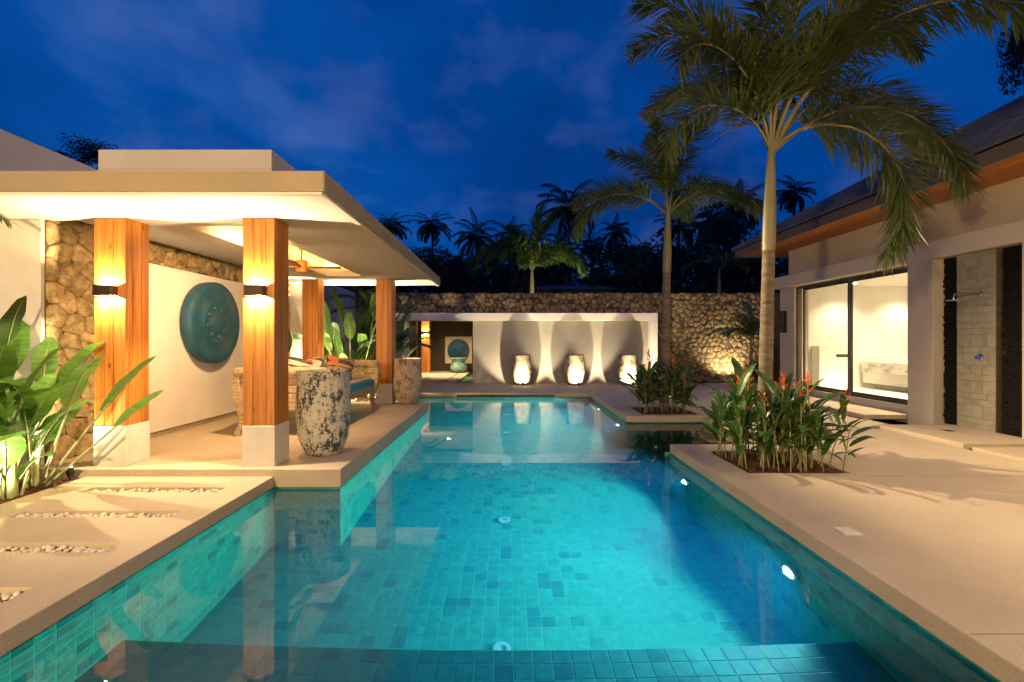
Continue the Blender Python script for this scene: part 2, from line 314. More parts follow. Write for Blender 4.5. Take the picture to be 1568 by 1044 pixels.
# ------------------------------------------------------------------ lamps
def lamp(name, kind, loc, power, color, parent=None, aim=None, cone=90, blend=.4, radius=.02):
    d = bpy.data.lights.new(name, kind); d.energy = power; d.color = color; d.shadow_soft_size = radius
    if kind == 'SPOT': d.spot_size = R(cone); d.spot_blend = blend
    o = link(name, d, None, loc)
    if aim is not None: o.rotation_euler = (Vector(aim) - Vector(loc)).to_track_quat('-Z', 'Y').to_euler()
    if parent is not None: o.parent = parent; o.location = Vector(loc) - parent.location
    return o
def spike_light(loc, aim, power, color, label, cone=100, blend=.6, group=None, size=1.0, name='garden_spotlight'):
    """a small black spot on a spike: > body, lens, stake, bracket"""
    loc = Vector(loc); d = (Vector(aim) - loc); d.normalize(); s = size
    t = thing(name, label, 'spotlight', loc, group=group)
    head = Vector((0, 0, .10 * s))
    m = MB(); m.tube([head - d * .055 * s, head - d * .02 * s, head + d * .035 * s, head + d * .05 * s], [.022 * s, .034 * s, .036 * s, .038 * s], 14); m.build('body', BLACK, t)
    m = MB(); m.tube([head + d * .051 * s, head + d * .054 * s], .030 * s, 14); m.build('lens', GLOW, t)
    m = MB(); m.tube([(0, 0, -.06), (0, 0, .05 * s)], .008 * s, 8); m.build('stake', BLACK, t)
    m = MB(); m.tube([(0, 0, .05 * s), head - d * .02 * s], .010 * s, 8); m.build('bracket', BLACK, t)
    lamp('spotlight_lamp', 'SPOT', loc + head + d * .075 * s, power, color, t, loc + head + d * 5, cone, blend, .018)
    return t

# ------------------------------------------------------------------ the setting: ground, decks, pool
PL, PP, PB, PR, PN = -2.56, -1.83, -2.5, 2.30, 3.85         # pool edges: lower deck, pavilion, behind the pavilion, right, notch
NEAR, PAV0, PAV1, BACK = 1.5, 5.206, 10.95, 13.6
NY0, NY1 = 6.83, 9.38
WZ, FLOOR, BENCH, BY = -.14, -1.78, -1.01, 3.2
def in_pool(x, y):
    if not NEAR < y < BACK: return False
    left = PL if y < PAV0 else (PP if y < PAV1 else PB)
    return left < x < PR or (PR <= x < PN and NY0 < y < NY1)
PLANT_NEAR = (2.68, 3.82, 5.34, 6.46); PLANT_FAR = (2.70, 3.84, 9.60, 10.75)

m = slab([-140, PL - .35, PB + .05 - .4, PP - .25, PR + .2, PN + .2, 140], [-60, NEAR - .3, PAV0, PAV1 - .3, NY0, NY1, BACK + .3, 200],
         lambda x, y: not (PL - .35 < x < PN + .2 and NEAR - .3 < y < BACK + .3), -.6, -.09)
m.build('ground', EARTH, kind='structure')

def deck_right(x, y):
    if in_pool(x, y) or inr(x, y, PLANT_NEAR) or inr(x, y, PLANT_FAR): return False
    if y < NEAR: return x > -8 and x < 6.25
    if x > PR: return x < (6.25 if y < 8.3 else 6.75 if y < 13.2 else 9.5)
    return y > BACK and x > -3.3
xs = sorted({-8, -3.3, PL, PB, PP, PR, 2.68, 2.70, 3.82, 3.84, PN, 6.25, 6.75, 9.5}); ys = sorted({-6, NEAR, PAV0, 5.34, 6.46, NY0, 8.3, NY1, 9.60, 10.75, PAV1, 13.2, BACK, 16.75})
patio = slab(xs, ys, deck_right, -.12, 0).build('patio_paving', DECK, bevel=.008, kind='structure')
m = MB()
for x0, x1, y in ((3.9, 6.24, 5.22), (2.32, 6.24, 2.4), (4.0, 6.7, 10.2)): m.box(x0, x1, y, y + .006, -.02, .0015)
m.build('paving_joint', pbr('joint_filler', [(.3, (.20, .165, .125)), (.7, (.26, .21, .165))], .9, 20), patio)

SLOTS = [(-4.2, -2.85, y - .08, y + .08) for y in (4.75, 4.08, 3.42, 2.78, 2.14)]
DL = -4.60
def deck_left(x, y):
    return NEAR < y < PAV0 and DL < x < PL and not any(inr(x, y, s) for s in SLOTS)
xs = [DL, -4.2, -2.85, PL]; ys = sorted({NEAR + .0, PAV0} | {v for s in SLOTS for v in s[2:]})
left_deck = slab(xs, ys, deck_left, -.12, 0).build('terrace_paving', DECK, bevel=.008, kind='structure')
def pebbles(r, seed):
    q = random.Random(seed); m = MB()
    m.box(r[0], r[1], r[2], r[3], -.13, -.055, 1)
    ico = [(0,0,1)] + [(.89*cos(2*pi*i/5), .89*sin(2*pi*i/5), .45) for i in range(5)] + [(.89*cos(2*pi*(i+.5)/5), .89*sin(2*pi*(i+.5)/5), -.45) for i in range(5)] + [(0,0,-1)]
    fc = [(0,1+i,1+(i+1) % 5) for i in range(5)] + [(1+i,6+i,1+(i+1) % 5) for i in range(5)] + [(1+(i+1) % 5,6+i,6+(i+1) % 5) for i in range(5)] + [(11,6+(i+1) % 5,6+i) for i in range(5)]
    y = r[2] + .02
    while y < r[3]:
        x = r[0] + .02
        while x < r[1]:
            a = q.uniform(.018, .032); b = a * q.uniform(.6, .9); h = a * q.uniform(.5, .7); th = q.uniform(0, pi)
            cx, cy_, cz = min(max(x + q.uniform(-.01, .01), r[0] + a), r[1] - a), min(max(y + q.uniform(-.01, .01), r[2] + a), r[3] - a), -.035 + q.uniform(-.012, .014)
            m.mesh([(cx + p[0]*a*cos(th) - p[1]*b*sin(th), cy_ + p[0]*a*sin(th) + p[1]*b*cos(th), cz + p[2]*h) for p in ico], fc, 0, True)
            x += q.uniform(.034, .05)
        y += .036
    return m
for i, s in enumerate(SLOTS): pebbles(s, 30 + i).build('pebbles', [PEBBLE, EARTH], left_deck, kind='stuff')

slab([-5.3, PP], [PAV0, PAV1], lambda x, y: True, -.12, .08).build('pavilion_floor', DECK, bevel=.010, kind='structure')

# pool shell: walls and floor with tiles standing proud of the grout
T = .125; G = .0028; PROUD = .0014
def tile_mesh(w, h):
    m = MB(); b = .004
    m.mesh([(0,0,0),(w,0,0),(w,h,0),(0,h,0),(b,b,PROUD),(w-b,b,PROUD),(w-b,h-b,PROUD),(b,h-b,PROUD)], [(4,5,6,7),(0,1,5,4),(1,2,6,5),(2,3,7,6),(3,0,4,7)])
    return m
G = .0022
TILE_DATA = tile_mesh(T - 2 * G, T - 2 * G).data('tile', TILE)
def tiled(name, origin, u, v, nu, nv, single, ou=0):
    """a tiled sheet: u, v unit axes in the sheet, n = u x v towards the water; single(i, j) says which tiles are objects of their own"""
    o, u, v = Vector(origin), Vector(u), Vector(v); n = u.cross(v)
    b = MB(); b.face([o, o + u * nu * T, o + u * nu * T + v * nv * T, o + v * nv * T]); s = b.build(name, GROUT, kind='structure')
    rot = Matrix((u, v, n)).transposed().to_euler(); rest = MB(); proto = tile_mesh(T - 2 * G, T - 2 * G); k = 0
    for i in range(nu):
        for j in range(nv):
            p = o + u * (i * T + G) + v * (j * T + G)
            if single(i, j) and k < 300: link('tile', TILE_DATA, s, p, rot); k += 1
            else: rest.mesh([p + u * q[0] + v * q[1] + n * q[2] for q in proto.v], proto.f)
    if rest.v: rest.build('tile_field', TILE, s, kind='stuff')
    return s
no = lambda i, j: False
n_ = lambda a: max(1, int(math.ceil(a / T)))
def pool_floor():
    s = None
    tiled('pool_floor', (PL - .03, BY, FLOOR), (1, 0, 0), (0, 1, 0), n_(PR - PL + .06), n_(BACK - BY), lambda i, j: 5 <= i <= 34 and j < 10)
    tiled('pool_notch_floor', (PR - .01, NY0 - .05, FLOOR + .004), (1, 0, 0), (0, 1, 0), n_(PN - PR), n_(NY1 - NY0), no)
    tiled('pool_bench', (PL - .03, BY - 12 * T, BENCH), (1, 0, 0), (0, 1, 0), n_(PR - PL + .06), 12, lambda i, j: j >= 6 and 1 <= i < 38)
    tiled('pool_bench_front', (PR + .02, BY, BENCH - 7 * T), (-1, 0, 0), (0, 0, 1), n_(PR - PL), 7, no)
pool_floor()
H = n_(WZ + .03 - FLOOR); TOP = WZ + .03 - H * T
def wall_px(name, x, y0, y1, single=no): n = n_(y1 - y0); return tiled(name, (x, y1 - n * T, TOP), (0, 1, 0), (0, 0, 1), n, H, single)      # faces +X
def wall_nx(name, x, y0, y1, single=no): n = n_(y1 - y0); return tiled(name, (x, y1, TOP), (0, -1, 0), (0, 0, 1), n, H, single)             # faces -X
wall_px('pool_wall_left', PL - .02, NEAR, PAV0 + .02, lambda i, j: i >= 6 and j >= 1)
tiled('pool_wall_step', (PL - .03, PAV0 + .02, TOP), (1, 0, 0), (0, 0, 1), n_(PP - PL), H, lambda i, j: True)
tiled('pool_wall_pavilion', (PP - .02, PAV0 + .02, TOP), (0, 1, 0), (0, 0, 1), n_(PAV1 - PAV0 - .04), H, lambda i, j: i < 9)
wall_px('pool_wall_back_left', PB - .02, PAV1, BACK + .02)
tiled('pool_wall_return', (PP, PAV1 - .02, TOP), (-1, 0, 0), (0, 0, 1), n_(PP - PB), H, no)
tiled('pool_wall_far', (PB - .03, BACK + .02, TOP), (1, 0, 0), (0, 0, 1), n_(PR - PB + .05), H, no)
wall_nx('pool_wall_right', PR + .02, NEAR, NY0, lambda i, j: 14 <= i < 38 and j >= 1)
wall_nx('pool_wall_right_far', PR + .02, NY1, BACK + .02)
tiled('pool_wall_notch_near', (PN, NY0 - .02, TOP), (-1, 0, 0), (0, 0, 1), n_(PN - PR), H, no)
tiled('pool_wall_notch_far', (PR, NY1 + .02, TOP), (1, 0, 0), (0, 0, 1), n_(PN - PR), H, no)
wall_nx('pool_wall_notch_side', PN + .02, NY0, NY1)
tiled('pool_wall_near', (PR, NEAR - .02, TOP), (-1, 0, 0), (0, 0, 1), n_(PR - PL), H, no)
# solid concrete behind the tiles keeps daylight out
E = .05
xs = [PL - .3, PL - E, PB - E, PP - E, PR + E, PN + E, PN + .15]; ys = [NEAR - .25, NEAR - E, PAV0 + E, PAV1 - E, NY0 - E, NY1 + E, BACK + E, BACK + .25]; ys.sort()
def shell(x, y):
    yy = NEAR - E < y < BACK + E
    left = PL - E if y < PAV0 + E else (PP - E if y < PAV1 - E else PB - E)
    return not (yy and (left < x < PR + E or (PR < x < PN + E and NY0 - E < y < NY1 + E)))
m = slab(xs, ys, shell, FLOOR - .2, -.13); m.box(PL - .3, PN + .15, NEAR - .25, BACK + .25, FLOOR - .4, FLOOR - .21); m.build('pool_shell', EARTH, kind='structure')

xs = sorted({PL - .04, PB - .04, PP - .04, PR + .04, PN + .04}); ys = sorted({NEAR - .04, PAV0 + .04, PAV1 - .04, NY0 - .04, NY1 + .04, BACK + .04})
def wet(x, y):
    left = PL - .04 if y < PAV0 + .04 else (PP - .04 if y < PAV1 - .04 else PB - .04)
    return left < x < PR + .04 or (x > PR and NY0 - .04 < y < NY1 + .04)
slab(xs, ys, wet, FLOOR - .05, WZ).build('water', WATER, kind='structure')

# pool lamps in the right wall, floor inlets, skimmer slot
POOL_LAMPS = [(PR + .015, 3.9, -.82, 'round underwater lamp in the right pool wall nearest the camera'), (PR + .015, 6.2, -.88, 'round underwater lamp just below the near planter corner'),
              (PR + .015, 9.95, -.86, 'round underwater lamp beside the far planter'), (PR + .015, 12.1, -.86, 'farthest underwater lamp near the back end of the pool')]
for (x, y, z, lab) in POOL_LAMPS:
    t = thing('pool_lamp', lab, 'pool lamp', (x, y, z), group='underwater pool lamps')
    m = MB(); m.lathe([(.105, 0), (.105, -.03), (.085, -.04), (.078, -.034), (.0, -.034)], 24, axis='x'); m.build('housing', CHROME, t)
    m = MB(); m.lathe([(.076, -.036), (.06, -.046), (.0, -.05)], 20, axis='x'); m.build('lens', POOL_GLOW, t)
    lamp('pool_lamp_light', 'SPOT', (x - .062, y, z), 860, (.33, .88, 1.0), t, (x - 4, y, z + .3), 158, 1.0, .006)
for i, y in enumerate((3.82, 5.92, 8.0, 10.2, 12.3)):
    m = MB(); m.lathe([(.078, 0), (.078, .018), (.066, .024), (.030, .026), (.028, .018), (0, .018)], 24)
    m.build('floor_inlet', DISC, None, (-.06, y, FLOOR + .004), label=['round white floor inlet at the edge of the submerged bench', 'second round white floor inlet from the submerged bench', 'middle one of the five white floor inlets', 'fourth white floor inlet from the submerged bench', 'white floor inlet nearest the far end of the pool'][i], cat='inlet', group='round inlets along the pool floor')
part('skimmer_slot', BLACK, None, (-1.48, 1.30, BACK - .004, BACK + .03, -.118, -.055), label='long black skimmer slot under the far pool edge', cat='skimmer')
t = thing('access_cover', 'square pale access lid set in the right hand paving near the pool', 'access lid', (2.62, 3.7, 0))
m = MB(); m.box(-.075, .075, -.075, .075, -.01, .006); m.build('frame', PLASTER_GREY, t); m = MB(); m.box(-.062, .062, -.062, .062, .0, .010); m.build('lid', PLINTH, t)

# ------------------------------------------------------------------ stone walls
def clip(poly, a, b, c):
    out = []
    for i in range(len(poly)):
        p, q = poly[i], poly[(i + 1) % len(poly)]; dp, dq = a*p[0]+b*p[1]-c, a*q[0]+b*q[1]-c
        if dp <= 0: out.append(p)
        if dp * dq < 0: t = dp / (dp - dq); out.append((p[0]+(q[0]-p[0])*t, p[1]+(q[1]-p[1])*t))
    return out
def stones(parent, rects, s, seed, place, h=.05, gap=.012):
    """irregular stones (cells of a jittered grid) as children; place(u, v, w) gives the point w in front of the wall"""
    q = random.Random(seed)
    u0, u1 = min(r[0] for r in rects), max(r[1] for r in rects); v0, v1 = min(r[2] for r in rects), max(r[3] for r in rects)
    pts = []; j = 0; v = v0 - s
    while v < v1 + s:
        u = u0 - s + (s / 2 if j % 2 else 0)
        while u < u1 + s: pts.append((u + q.uniform(-.38, .38) * s, v + q.uniform(-.36, .36) * s)); u += s
        v += s * .84; j += 1
    built = 0; rest = MB()
    for r in rects:
        for p in pts:
            if not (r[0] - s * .3 < p[0] < r[1] + s * .3 and r[2] - s * .3 < p[1] < r[3] + s * .3): continue
            poly = [(p[0]-s*1.5,p[1]-s*1.5),(p[0]+s*1.5,p[1]-s*1.5),(p[0]+s*1.5,p[1]+s*1.5),(p[0]-s*1.5,p[1]+s*1.5)]
            for o in pts:
                dx, dy = o[0]-p[0], o[1]-p[1]; d = math.hypot(dx, dy)
                if o is p or d > 2.6 * s: continue
                a, b = dx/d, dy/d; poly = clip(poly, a, b, a*p[0]+b*p[1]+d/2-gap/2)
            for a, b, c in ((-1,0,-r[0]-.002),(1,0,r[1]-.002),(0,-1,-r[2]-.002),(0,1,r[3]-.002)):
                if poly: poly = clip(poly, a, b, c)
            if len(poly) < 3: continue
            ar = abs(sum(poly[i][0]*poly[(i+1) % len(poly)][1]-poly[(i+1) % len(poly)][0]*poly[i][1] for i in range(len(poly))))/2
            if ar < .08 * s * s: continue
            rp = []
            for i in range(len(poly)):
                A, B = poly[i], poly[(i+1) % len(poly)]
                rp += [(A[0]*.88+B[0]*.12, A[1]*.88+B[1]*.12), (A[0]*.12+B[0]*.88, A[1]*.12+B[1]*.88)]
            cx, cy_ = sum(a[0] for a in rp)/len(rp), sum(a[1] for a in rp)/len(rp); k = len(rp)
            hh = h * q.uniform(.6, 1.35); tx, ty = q.uniform(-.16, .16), q.uniform(-.16, .16)
            V = [place(a[0], a[1], 0) for a in rp]
            for f, z in ((.955, .72), (.72, 1.0)):
                for a in rp:
                    x, y = cx+(a[0]-cx)*f, cy_+(a[1]-cy_)*f
                    V.append(place(x, y, hh * z + (x-cx)*tx + (y-cy_)*ty + q.uniform(-.006, .006)))
            V.append(place(cx + q.uniform(-.1, .1)*s, cy_ + q.uniform(-.1, .1)*s, hh * 1.12))
            fc = [(i+l*k, (i+1) % k+l*k, (i+1) % k+(l+1)*k, i+(l+1)*k) for l in (0, 1) for i in range(k)] + [(2*k+i, 2*k+(i+1) % k, 3*k) for i in range(k)]
            if built < 300: m = MB(); m.mesh(V, fc, 0, True); m.build('stone', STONE, parent); built += 1
            else: rest.mesh(V, fc, 0, True)
    if rest.v: rest.build('stone_field', STONE, parent, kind='stuff')

# ------------------------------------------------------------------ pavilion on the left
SOF, RX, RY0, RY1 = 2.846, -1.70, 4.386, 11.8
pav = thing('poolside_pavilion', 'open white flat-roofed pavilion with timber columns beside the pool', 'pavilion', (-3, 8, .08))
def P(m, name, mats, **k): return m.build(name, mats, pav, loc=(3, -8, -.08), **k)
TRAY = (-3.85, -3.10, 5.70, 10.10); RAISE = (-5.30, -4.25, 5.45, 11.2)
xs = [-13, RAISE[0], RAISE[1], TRAY[0], TRAY[1], RX]; ys = sorted([RY0, RAISE[2], TRAY[2], TRAY[3], RAISE[3], RY1])
P(slab(xs, ys, lambda x, y: not inr(x, y, TRAY) and not inr(x, y, RAISE), SOF, 2.93), 'soffit', PLASTER)
xs = [-13, TRAY[0], TRAY[1], RX]; ys = [RY0, TRAY[2], TRAY[3], RY1]
P(slab(xs, ys, lambda x, y: not inr(x, y, TRAY), 2.931, 3.027), 'roof_slab', PLASTER)
m = MB(); w = .05
m.box(-13, RX + .004, RY0 - .012, RY0 - .001, SOF - .0, 3.03); m.box(RX + .001, RX + .012, RY0 - .012, RY1, SOF, 3.03)
P(m, 'fascia', FASCIA)
m = MB(); m.box(-13, RX - .02, RY0 + .01, RY0 + .07, SOF - .022, SOF - .001); m.box(RX - .08, RX - .02, RY0 + .07, RY1 - .02, SOF - .022, SOF - .001)
P(m, 'drip_edge', PLASTER, bevel=.004)
bx = (-4.47, -2.58, 5.2, 10.7)
cav = (TRAY[0] - .28, TRAY[1] + .28, TRAY[2] - .28, TRAY[3] + .28)
xs = [bx[0], cav[0], cav[1], bx[1]]; ys = [bx[2], cav[2], cav[3], bx[3]]
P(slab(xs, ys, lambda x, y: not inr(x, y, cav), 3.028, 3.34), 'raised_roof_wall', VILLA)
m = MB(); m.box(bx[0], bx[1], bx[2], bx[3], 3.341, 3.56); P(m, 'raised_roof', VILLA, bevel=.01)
m = MB(); a = .10
m.box(cav[0]+.03, cav[0]+.05, cav[2]+a, cav[3]-a, 3.05, 3.07); m.box(cav[1]-.05, cav[1]-.03, cav[2]+a, cav[3]-a, 3.05, 3.07)
m.box(cav[0]+a, cav[1]-a, cav[2]+.03, cav[2]+.05, 3.05, 3.07); m.box(cav[0]+a, cav[1]-a, cav[3]-.05, cav[3]-.03, 3.05, 3.07)
P(m, 'cove_light_strip', STRIP)

BOARD = {}
def board_mesh(w, h):
    k = (round(w, 4), round(h, 3))
    if k not in BOARD:
        m = MB(); b = .003
        m.mesh([(0,0,0),(w,0,0),(w,0,h),(0,0,h),(b,-.012,b),(w-b,-.012,b),(w-b,-.012,h-b),(b,-.012,h-b)], [(4,5,6,7),(0,1,5,4),(1,2,6,5),(2,3,7,6),(3,0,4,7)])
        BOARD[k] = m.data('board', TEAK)
    return BOARD[k]
def column(parent, x0, x1, y0, y1, z0, zp, z1, nb=3, plinth=PLINTH):
    """square timber-clad column on a plinth; boards are its sub-parts"""
    o = parent.location if parent else Vector()
    m = MB(); m.box(x0 + .012, x1 - .012, y0 + .012, y1 - .012, zp, z1)
    c = m.build('column', TEAK, parent, loc=-o)
    m = MB(); m.box(x0 - .006, x1 + .006, y0 - .006, y1 + .006, z0, zp); m.build('plinth', plinth, c, bevel=.006)
    cs = [(x0, y0 + .012, 0, x1 - x0), (x1 - .012, y0, pi/2, y1 - y0), (x1, y1 - .012, pi, x1 - x0), (x0 + .012, y1, -pi/2, y1 - y0)]
    for (x, y, a, wd) in cs:
        rr = [rnd.uniform(.7, 1.3) for _ in range(nb)]; sm = sum(rr); u = 0
        for k in range(nb):
            bw = rr[k] / sm * wd
            link('board', board_mesh(round(bw - .002, 2), z1 - zp - .002), c, (x + cos(a) * (u + .001), y + sin(a) * (u + .001), zp + .001), (0, 0, a), ((bw - .002) / round(bw - .002, 2), 1, 1)); u += bw
    return c
ZP, ZF = .53, .08
C1 = (-4.61, -4.26, 5.315, 5.665); C2 = (-2.957, -2.607, 5.315, 5.665); C3 = (-4.56, -4.21, 10.55, 10.90); C4 = (-2.93, -2.58, 10.55, 10.90)
for c in (C1, C2, C3, C4): column(pav, *c, ZF, ZP, SOF - .001)

def sconce(x, y, z, face, label, power=38, group='up and down wall lamps on the timber columns', w=.195, h=.115, color=WARM):
    """box open above and below; face is the outward y direction"""
    t = thing('wall_sconce', label, 'wall lamp', (x, y, z), group=group); f = face; d = .10; k = .006
    ya, yb = sorted((f * .002, f * d)); m = MB()
    m.box(-w/2, -w/2 + k, ya, yb, -h/2, h/2); m.box(w/2 - k, w/2, ya, yb, -h/2, h/2)
    yc, yd = sorted((f * (d - k), f * d)); m.box(-w/2 + k, w/2 - k, yc, yd, -h/2, h/2); m.build('housing', BRONZE, t)
    ye, yf = sorted((f * .004, f * (d - k - .002)))
    m = MB(); m.box(-w/2 + k + .002, w/2 - k - .002, ye, yf, -.004, .004); m.build('baffle', BLACK, t)
    for s in (1, -1):
        m = MB(); m.tube([(0, f * .05, s * .006), (0, f * .05, s * .012)], .022, 12); m.build('lamp_glass', GLOW, t)
        lamp('sconce_light', 'SPOT', (x, y + f * .05, z + s * .016), power * (1 if s > 0 else 1.35), color, t, (x, y + f * .05, z + s * 3), 165, .25, .012)
    return t
sconce(-4.445, C1[2], 2.03, -1, 'bronze box lamp on the front of the left front column', 150)
sconce(-2.79, C2[2], 2.03, -1, 'bronze box lamp on the column behind the near tall pot', 150)
sconce(-4.385, C3[3], 2.03, 1, 'box lamp on the rear face of the back column behind the daybed cushions', 130)
sconce(-2.755, C4[3], 2.03, 1, 'box lamp on the rear face of the back column by the far pot', 130)

# walls of the pavilion
WX = -5.20
m = MB(); m.box(-13, WX - .045, 5.36, 5.7, -.1, SOF - .001); m.build('garden_wall', PLASTER, None, label='plain white wall at the left edge behind the big-leaved plants', cat='wall')
lw = thing('rubble_wall', 'brown rubble stone wall at the back of the pavilion behind the gong', 'stone wall', (WX, 5.4, 0))
m = MB(); m.box(-.5, -.03, 0, 6.05, -.1, 2.93); m.build('mortar', MORTAR, lw)
stones(lw, [(.0, .98, .05, 2.92), (.98, 6.05, 2.55, 2.92)], .25, 5, lambda u, v, w: (-.03 + w, u, v), .030, .002)
bp_ = MB(); bp_.box(-5.169, -5.10, 6.35, 10.98, .16, 2.58); bp_.build('wall_panel', PLASTER, None, bevel=.006, label='tall cream plaster panel carrying the gong', cat='wall panel')
part('skirting', FASCIA, None, (-5.169, -5.125, 6.36, 10.97, .081, .158), label='recessed tan skirting under the cream panel', cat='skirting')

# gong
g = thing('gong', 'large round blue-green bronze gong hung on the cream panel', 'gong', (-5.09, 8.05, 1.78))
m = MB(); m.lathe([(.64, .0), (.67, .02), (.68, .10), (.679, .176), (.668, .184), (.56, .182), (.53, .174), (.36, .176), (.345, .186), (.32, .186), (.30, .176), (.17, .18), (.155, .19), (.12, .205), (.06, .215), (0, .217)], 64, axis='x')
m.build('disc', GONG, g)
for k in range(8):
    a = 2 * pi * k / 8 + .2; m = MB(); m.lathe([(.045, 0), (.04, .018), (.022, .032), (0, .036)], 14, axis='x'); m.build('boss', GONG, g, (.172, .24 * cos(a), .24 * sin(a)))

# ceiling fan in the cove
fan = thing('ceiling_fan', 'wooden ceiling fan hanging from the lit ceiling recess', 'ceiling fan', (-3.49, 8.05, 2.62))
m = MB(); m.lathe([(0, .72), (.05, .71), (.055, .66), (.03, .62), (0, .62)], 20); m.build('canopy', BRONZE, fan)
m = MB(); m.lathe([(0, .47), (.035, .46), (.052, .42), (.035, .38), (0, .37)], 16); m.build('ball', TEAK, fan)
m = MB(); m.tube([(0, 0, .2), (0, 0, .64)], .012, 8); m.build('rod', BRONZE, fan)
m = MB(); m.lathe([(0, .21), (.085, .205), (.095, .19), (.095, .03), (.085, .015), (.06, 0), (0, 0)], 20); m.build('motor', TEAK, fan)
for k in range(4):
    a = pi/2 * k + .15; m = MB()
    m.mesh([(.09,-.035,.10),(.22,-.06,.105),(.62,-.075,.115),(.66,0,.118),(.62,.075,.105),(.22,.06,.095),(.09,.035,.10)]+[(.09,-.035,.092),(.22,-.06,.097),(.62,-.075,.107),(.66,0,.11),(.62,.075,.097),(.22,.06,.087),(.09,.035,.092)],
           [(0,1,2,3,4,5,6),(13,12,11,10,9,8,7)]+[(i,7+i,7+(i+1) % 7,(i+1) % 7) for i in range(7)]); m.build('blade', TEAK, fan, rot=(0, 0, a))

for i, (x, y) in enumerate(((-3.0, 6.35),)):  # added lamp with no known source; brightens the pavilion wall and floor
    t = thing('downlight', ['recessed ceiling downlight behind the column with the near pot', 'recessed ceiling downlight over the middle of the daybed'][i], 'downlight', (x, y, SOF), group='pavilion ceiling downlights')
    m = MB(); m.lathe([(.0, -.004), (.035, -.004), (.035, .0)], 16); m.build('lens', GLOW, t); m = MB(); m.lathe([(.036, -.0005), (.038, -.009), (.05, -.009), (.052, -.0005)], 20); m.build('trim_ring', PLASTER, t)
    lamp('downlight_lamp', 'SPOT', (x, y, SOF - .03), 430, (1.0, .60, .28), t, (x - 1.7, y + 1.2, .7), 150, .9, .05)

# ------------------------------------------------------------------ tall pots
def pot(x, y, z, mat, label, prof=None, s=1.0, n=36, group='tall rustic pots'):
    prof = prof or [(0, .0), (.175, 0), (.20, .012), (.245, .09), (.285, .20), (.312, .36), (.322, .52), (.320, .70), (.312, .86), (.306, .955), (.314, .975), (.316, 1.01), (.305, 1.03), (.285, 1.03), (.272, .99), (.265, .7), (.20, .35), (0, .33)]
    q = random.Random(int(x * 100)); m = MB(); V = []
    for (r, zz) in prof:
        for j in range(n):
            a = 2 * pi * j / n; rr = r * (1 + .018 * sin(3 * a + x) + .012 * sin(7 * a + zz * 6)) * s; V.append((rr * cos(a), rr * sin(a), zz * s + .006 * sin(2 * a + x * 3) * (zz > .9)))
    k = len(prof); m.mesh(V, [(i*n+j, i*n+(j+1) % n, (i+1)*n+(j+1) % n, (i+1)*n+j) for i in range(k-1) for j in range(n)], 0, True)
    return m.build('tall_pot', mat, None, (x, y, z), label=label, cat='pot', group=group)
pot(-2.29, 5.93, .08, POT_A, 'tall pale crusted pot with dark drips in front of the pavilion column')
pot(-2.24, 10.62, .08, POT_B, 'tall brown pitted pot at the far corner of the pavilion floor', s=.98)
FAT = [(0, 0), (.21, 0), (.24, .02), (.29, .16), (.328, .34), (.34, .50), (.332, .66), (.308, .84), (.292, .96), (.298, 1.0), (.285, 1.02), (.26, 1.02), (.25, .98), (.25, .6), (0, .4)]
POTS = [(.437, 'white floodlit pot nearest the corridor opening in the niche wall'), (2.23, 'floodlit pale pot in the middle of the three against the niche wall'), (3.98, 'floodlit pot of the niche wall half hidden behind the orange flowers')]
for x, lab in POTS:
    pot(x, 16.08, .0, POT_C, lab, FAT, group='floodlit pots along the niche wall')
    spike_light((x + .02, 15.36, .0), (x, 16.1, .55), 270, SOFT, 'small black spotlight at the foot of the ' + {'white': 'pot nearest the corridor opening', 'floodlit': 'pot in the middle of the niche wall' if x < 3 else 'pot behind the orange flowers'}[lab.split()[0]], cone=100, blend=.3, group='spotlights in front of the pots')

# ------------------------------------------------------------------ daybed
db = thing('daybed', 'carved weathered wood daybed with scrolled legs and teal mattress in the pavilion', 'daybed', (-3.33, 8.35, .08))
bw, bl = .66, 1.34      # half width (x), half length (y)
def sleg(sx, y):
    path = [(.00, .98, .07), (.06, .90, .08), (.085, .78, .09), (.07, .62, .10), (.03, .46, .10), (-.01, .32, .075), (-.02, .20, .06), (.01, .12, .06), (.05, .07, .075), (.05, .02, .07), (.02, .0, .05)]
    m = MB(); V = []
    for (x, z, w) in path: V += [(sx * (bw - .06 + x - w), y - .06, z), (sx * (bw - .06 + x + w * .35), y - .06, z), (sx * (bw - .06 + x + w * .35), y + .06, z), (sx * (bw - .06 + x - w), y + .06, z)]
    k = len(path); fc = [(i*4+j, i*4+(j+1) % 4, (i+1)*4+(j+1) % 4, (i+1)*4+j) for i in range(k-1) for j in range(4)] + [(0,1,2,3), tuple(4*(k-1)+j for j in (3,2,1,0))]
    m.mesh(V, fc); o = m.build('leg', OLDWOOD, db, bevel=.012)
    m = MB(); m.lathe([(0, -.065), (.075, -.062), (.082, 0), (.075, .062), (0, .065)], 18, axis='x'); s = m.build('scroll', OLDWOOD, o, (sx * (bw - .05), y, .93), (0, 0, pi/2)); return o
for sx in (-1, 1):
    for y in (-bl, bl): sleg(sx, y)
for y in (-bl, bl):
    m = MB(); m.box(-bw + .08, bw - .08, y - .035, y + .035, .38, .62); m.build('end_rail', OLDWOOD, db, bevel=.01)
    for k in range(2): m = MB(); m.box(-bw + .07, bw - .07, y - .03, y + .03, .625 + k * .12, .74 + k * .12); m.build('end_panel', OLDWOOD, db, bevel=.012)
    m = MB(); m.tube([(-bw + .02, y, .93), (-bw + .3, y, .935), (bw - .3, y, .935), (bw - .02, y, .93)], [.075, .082, .082, .075], 16); m.build('roll', OLDWOOD, db)
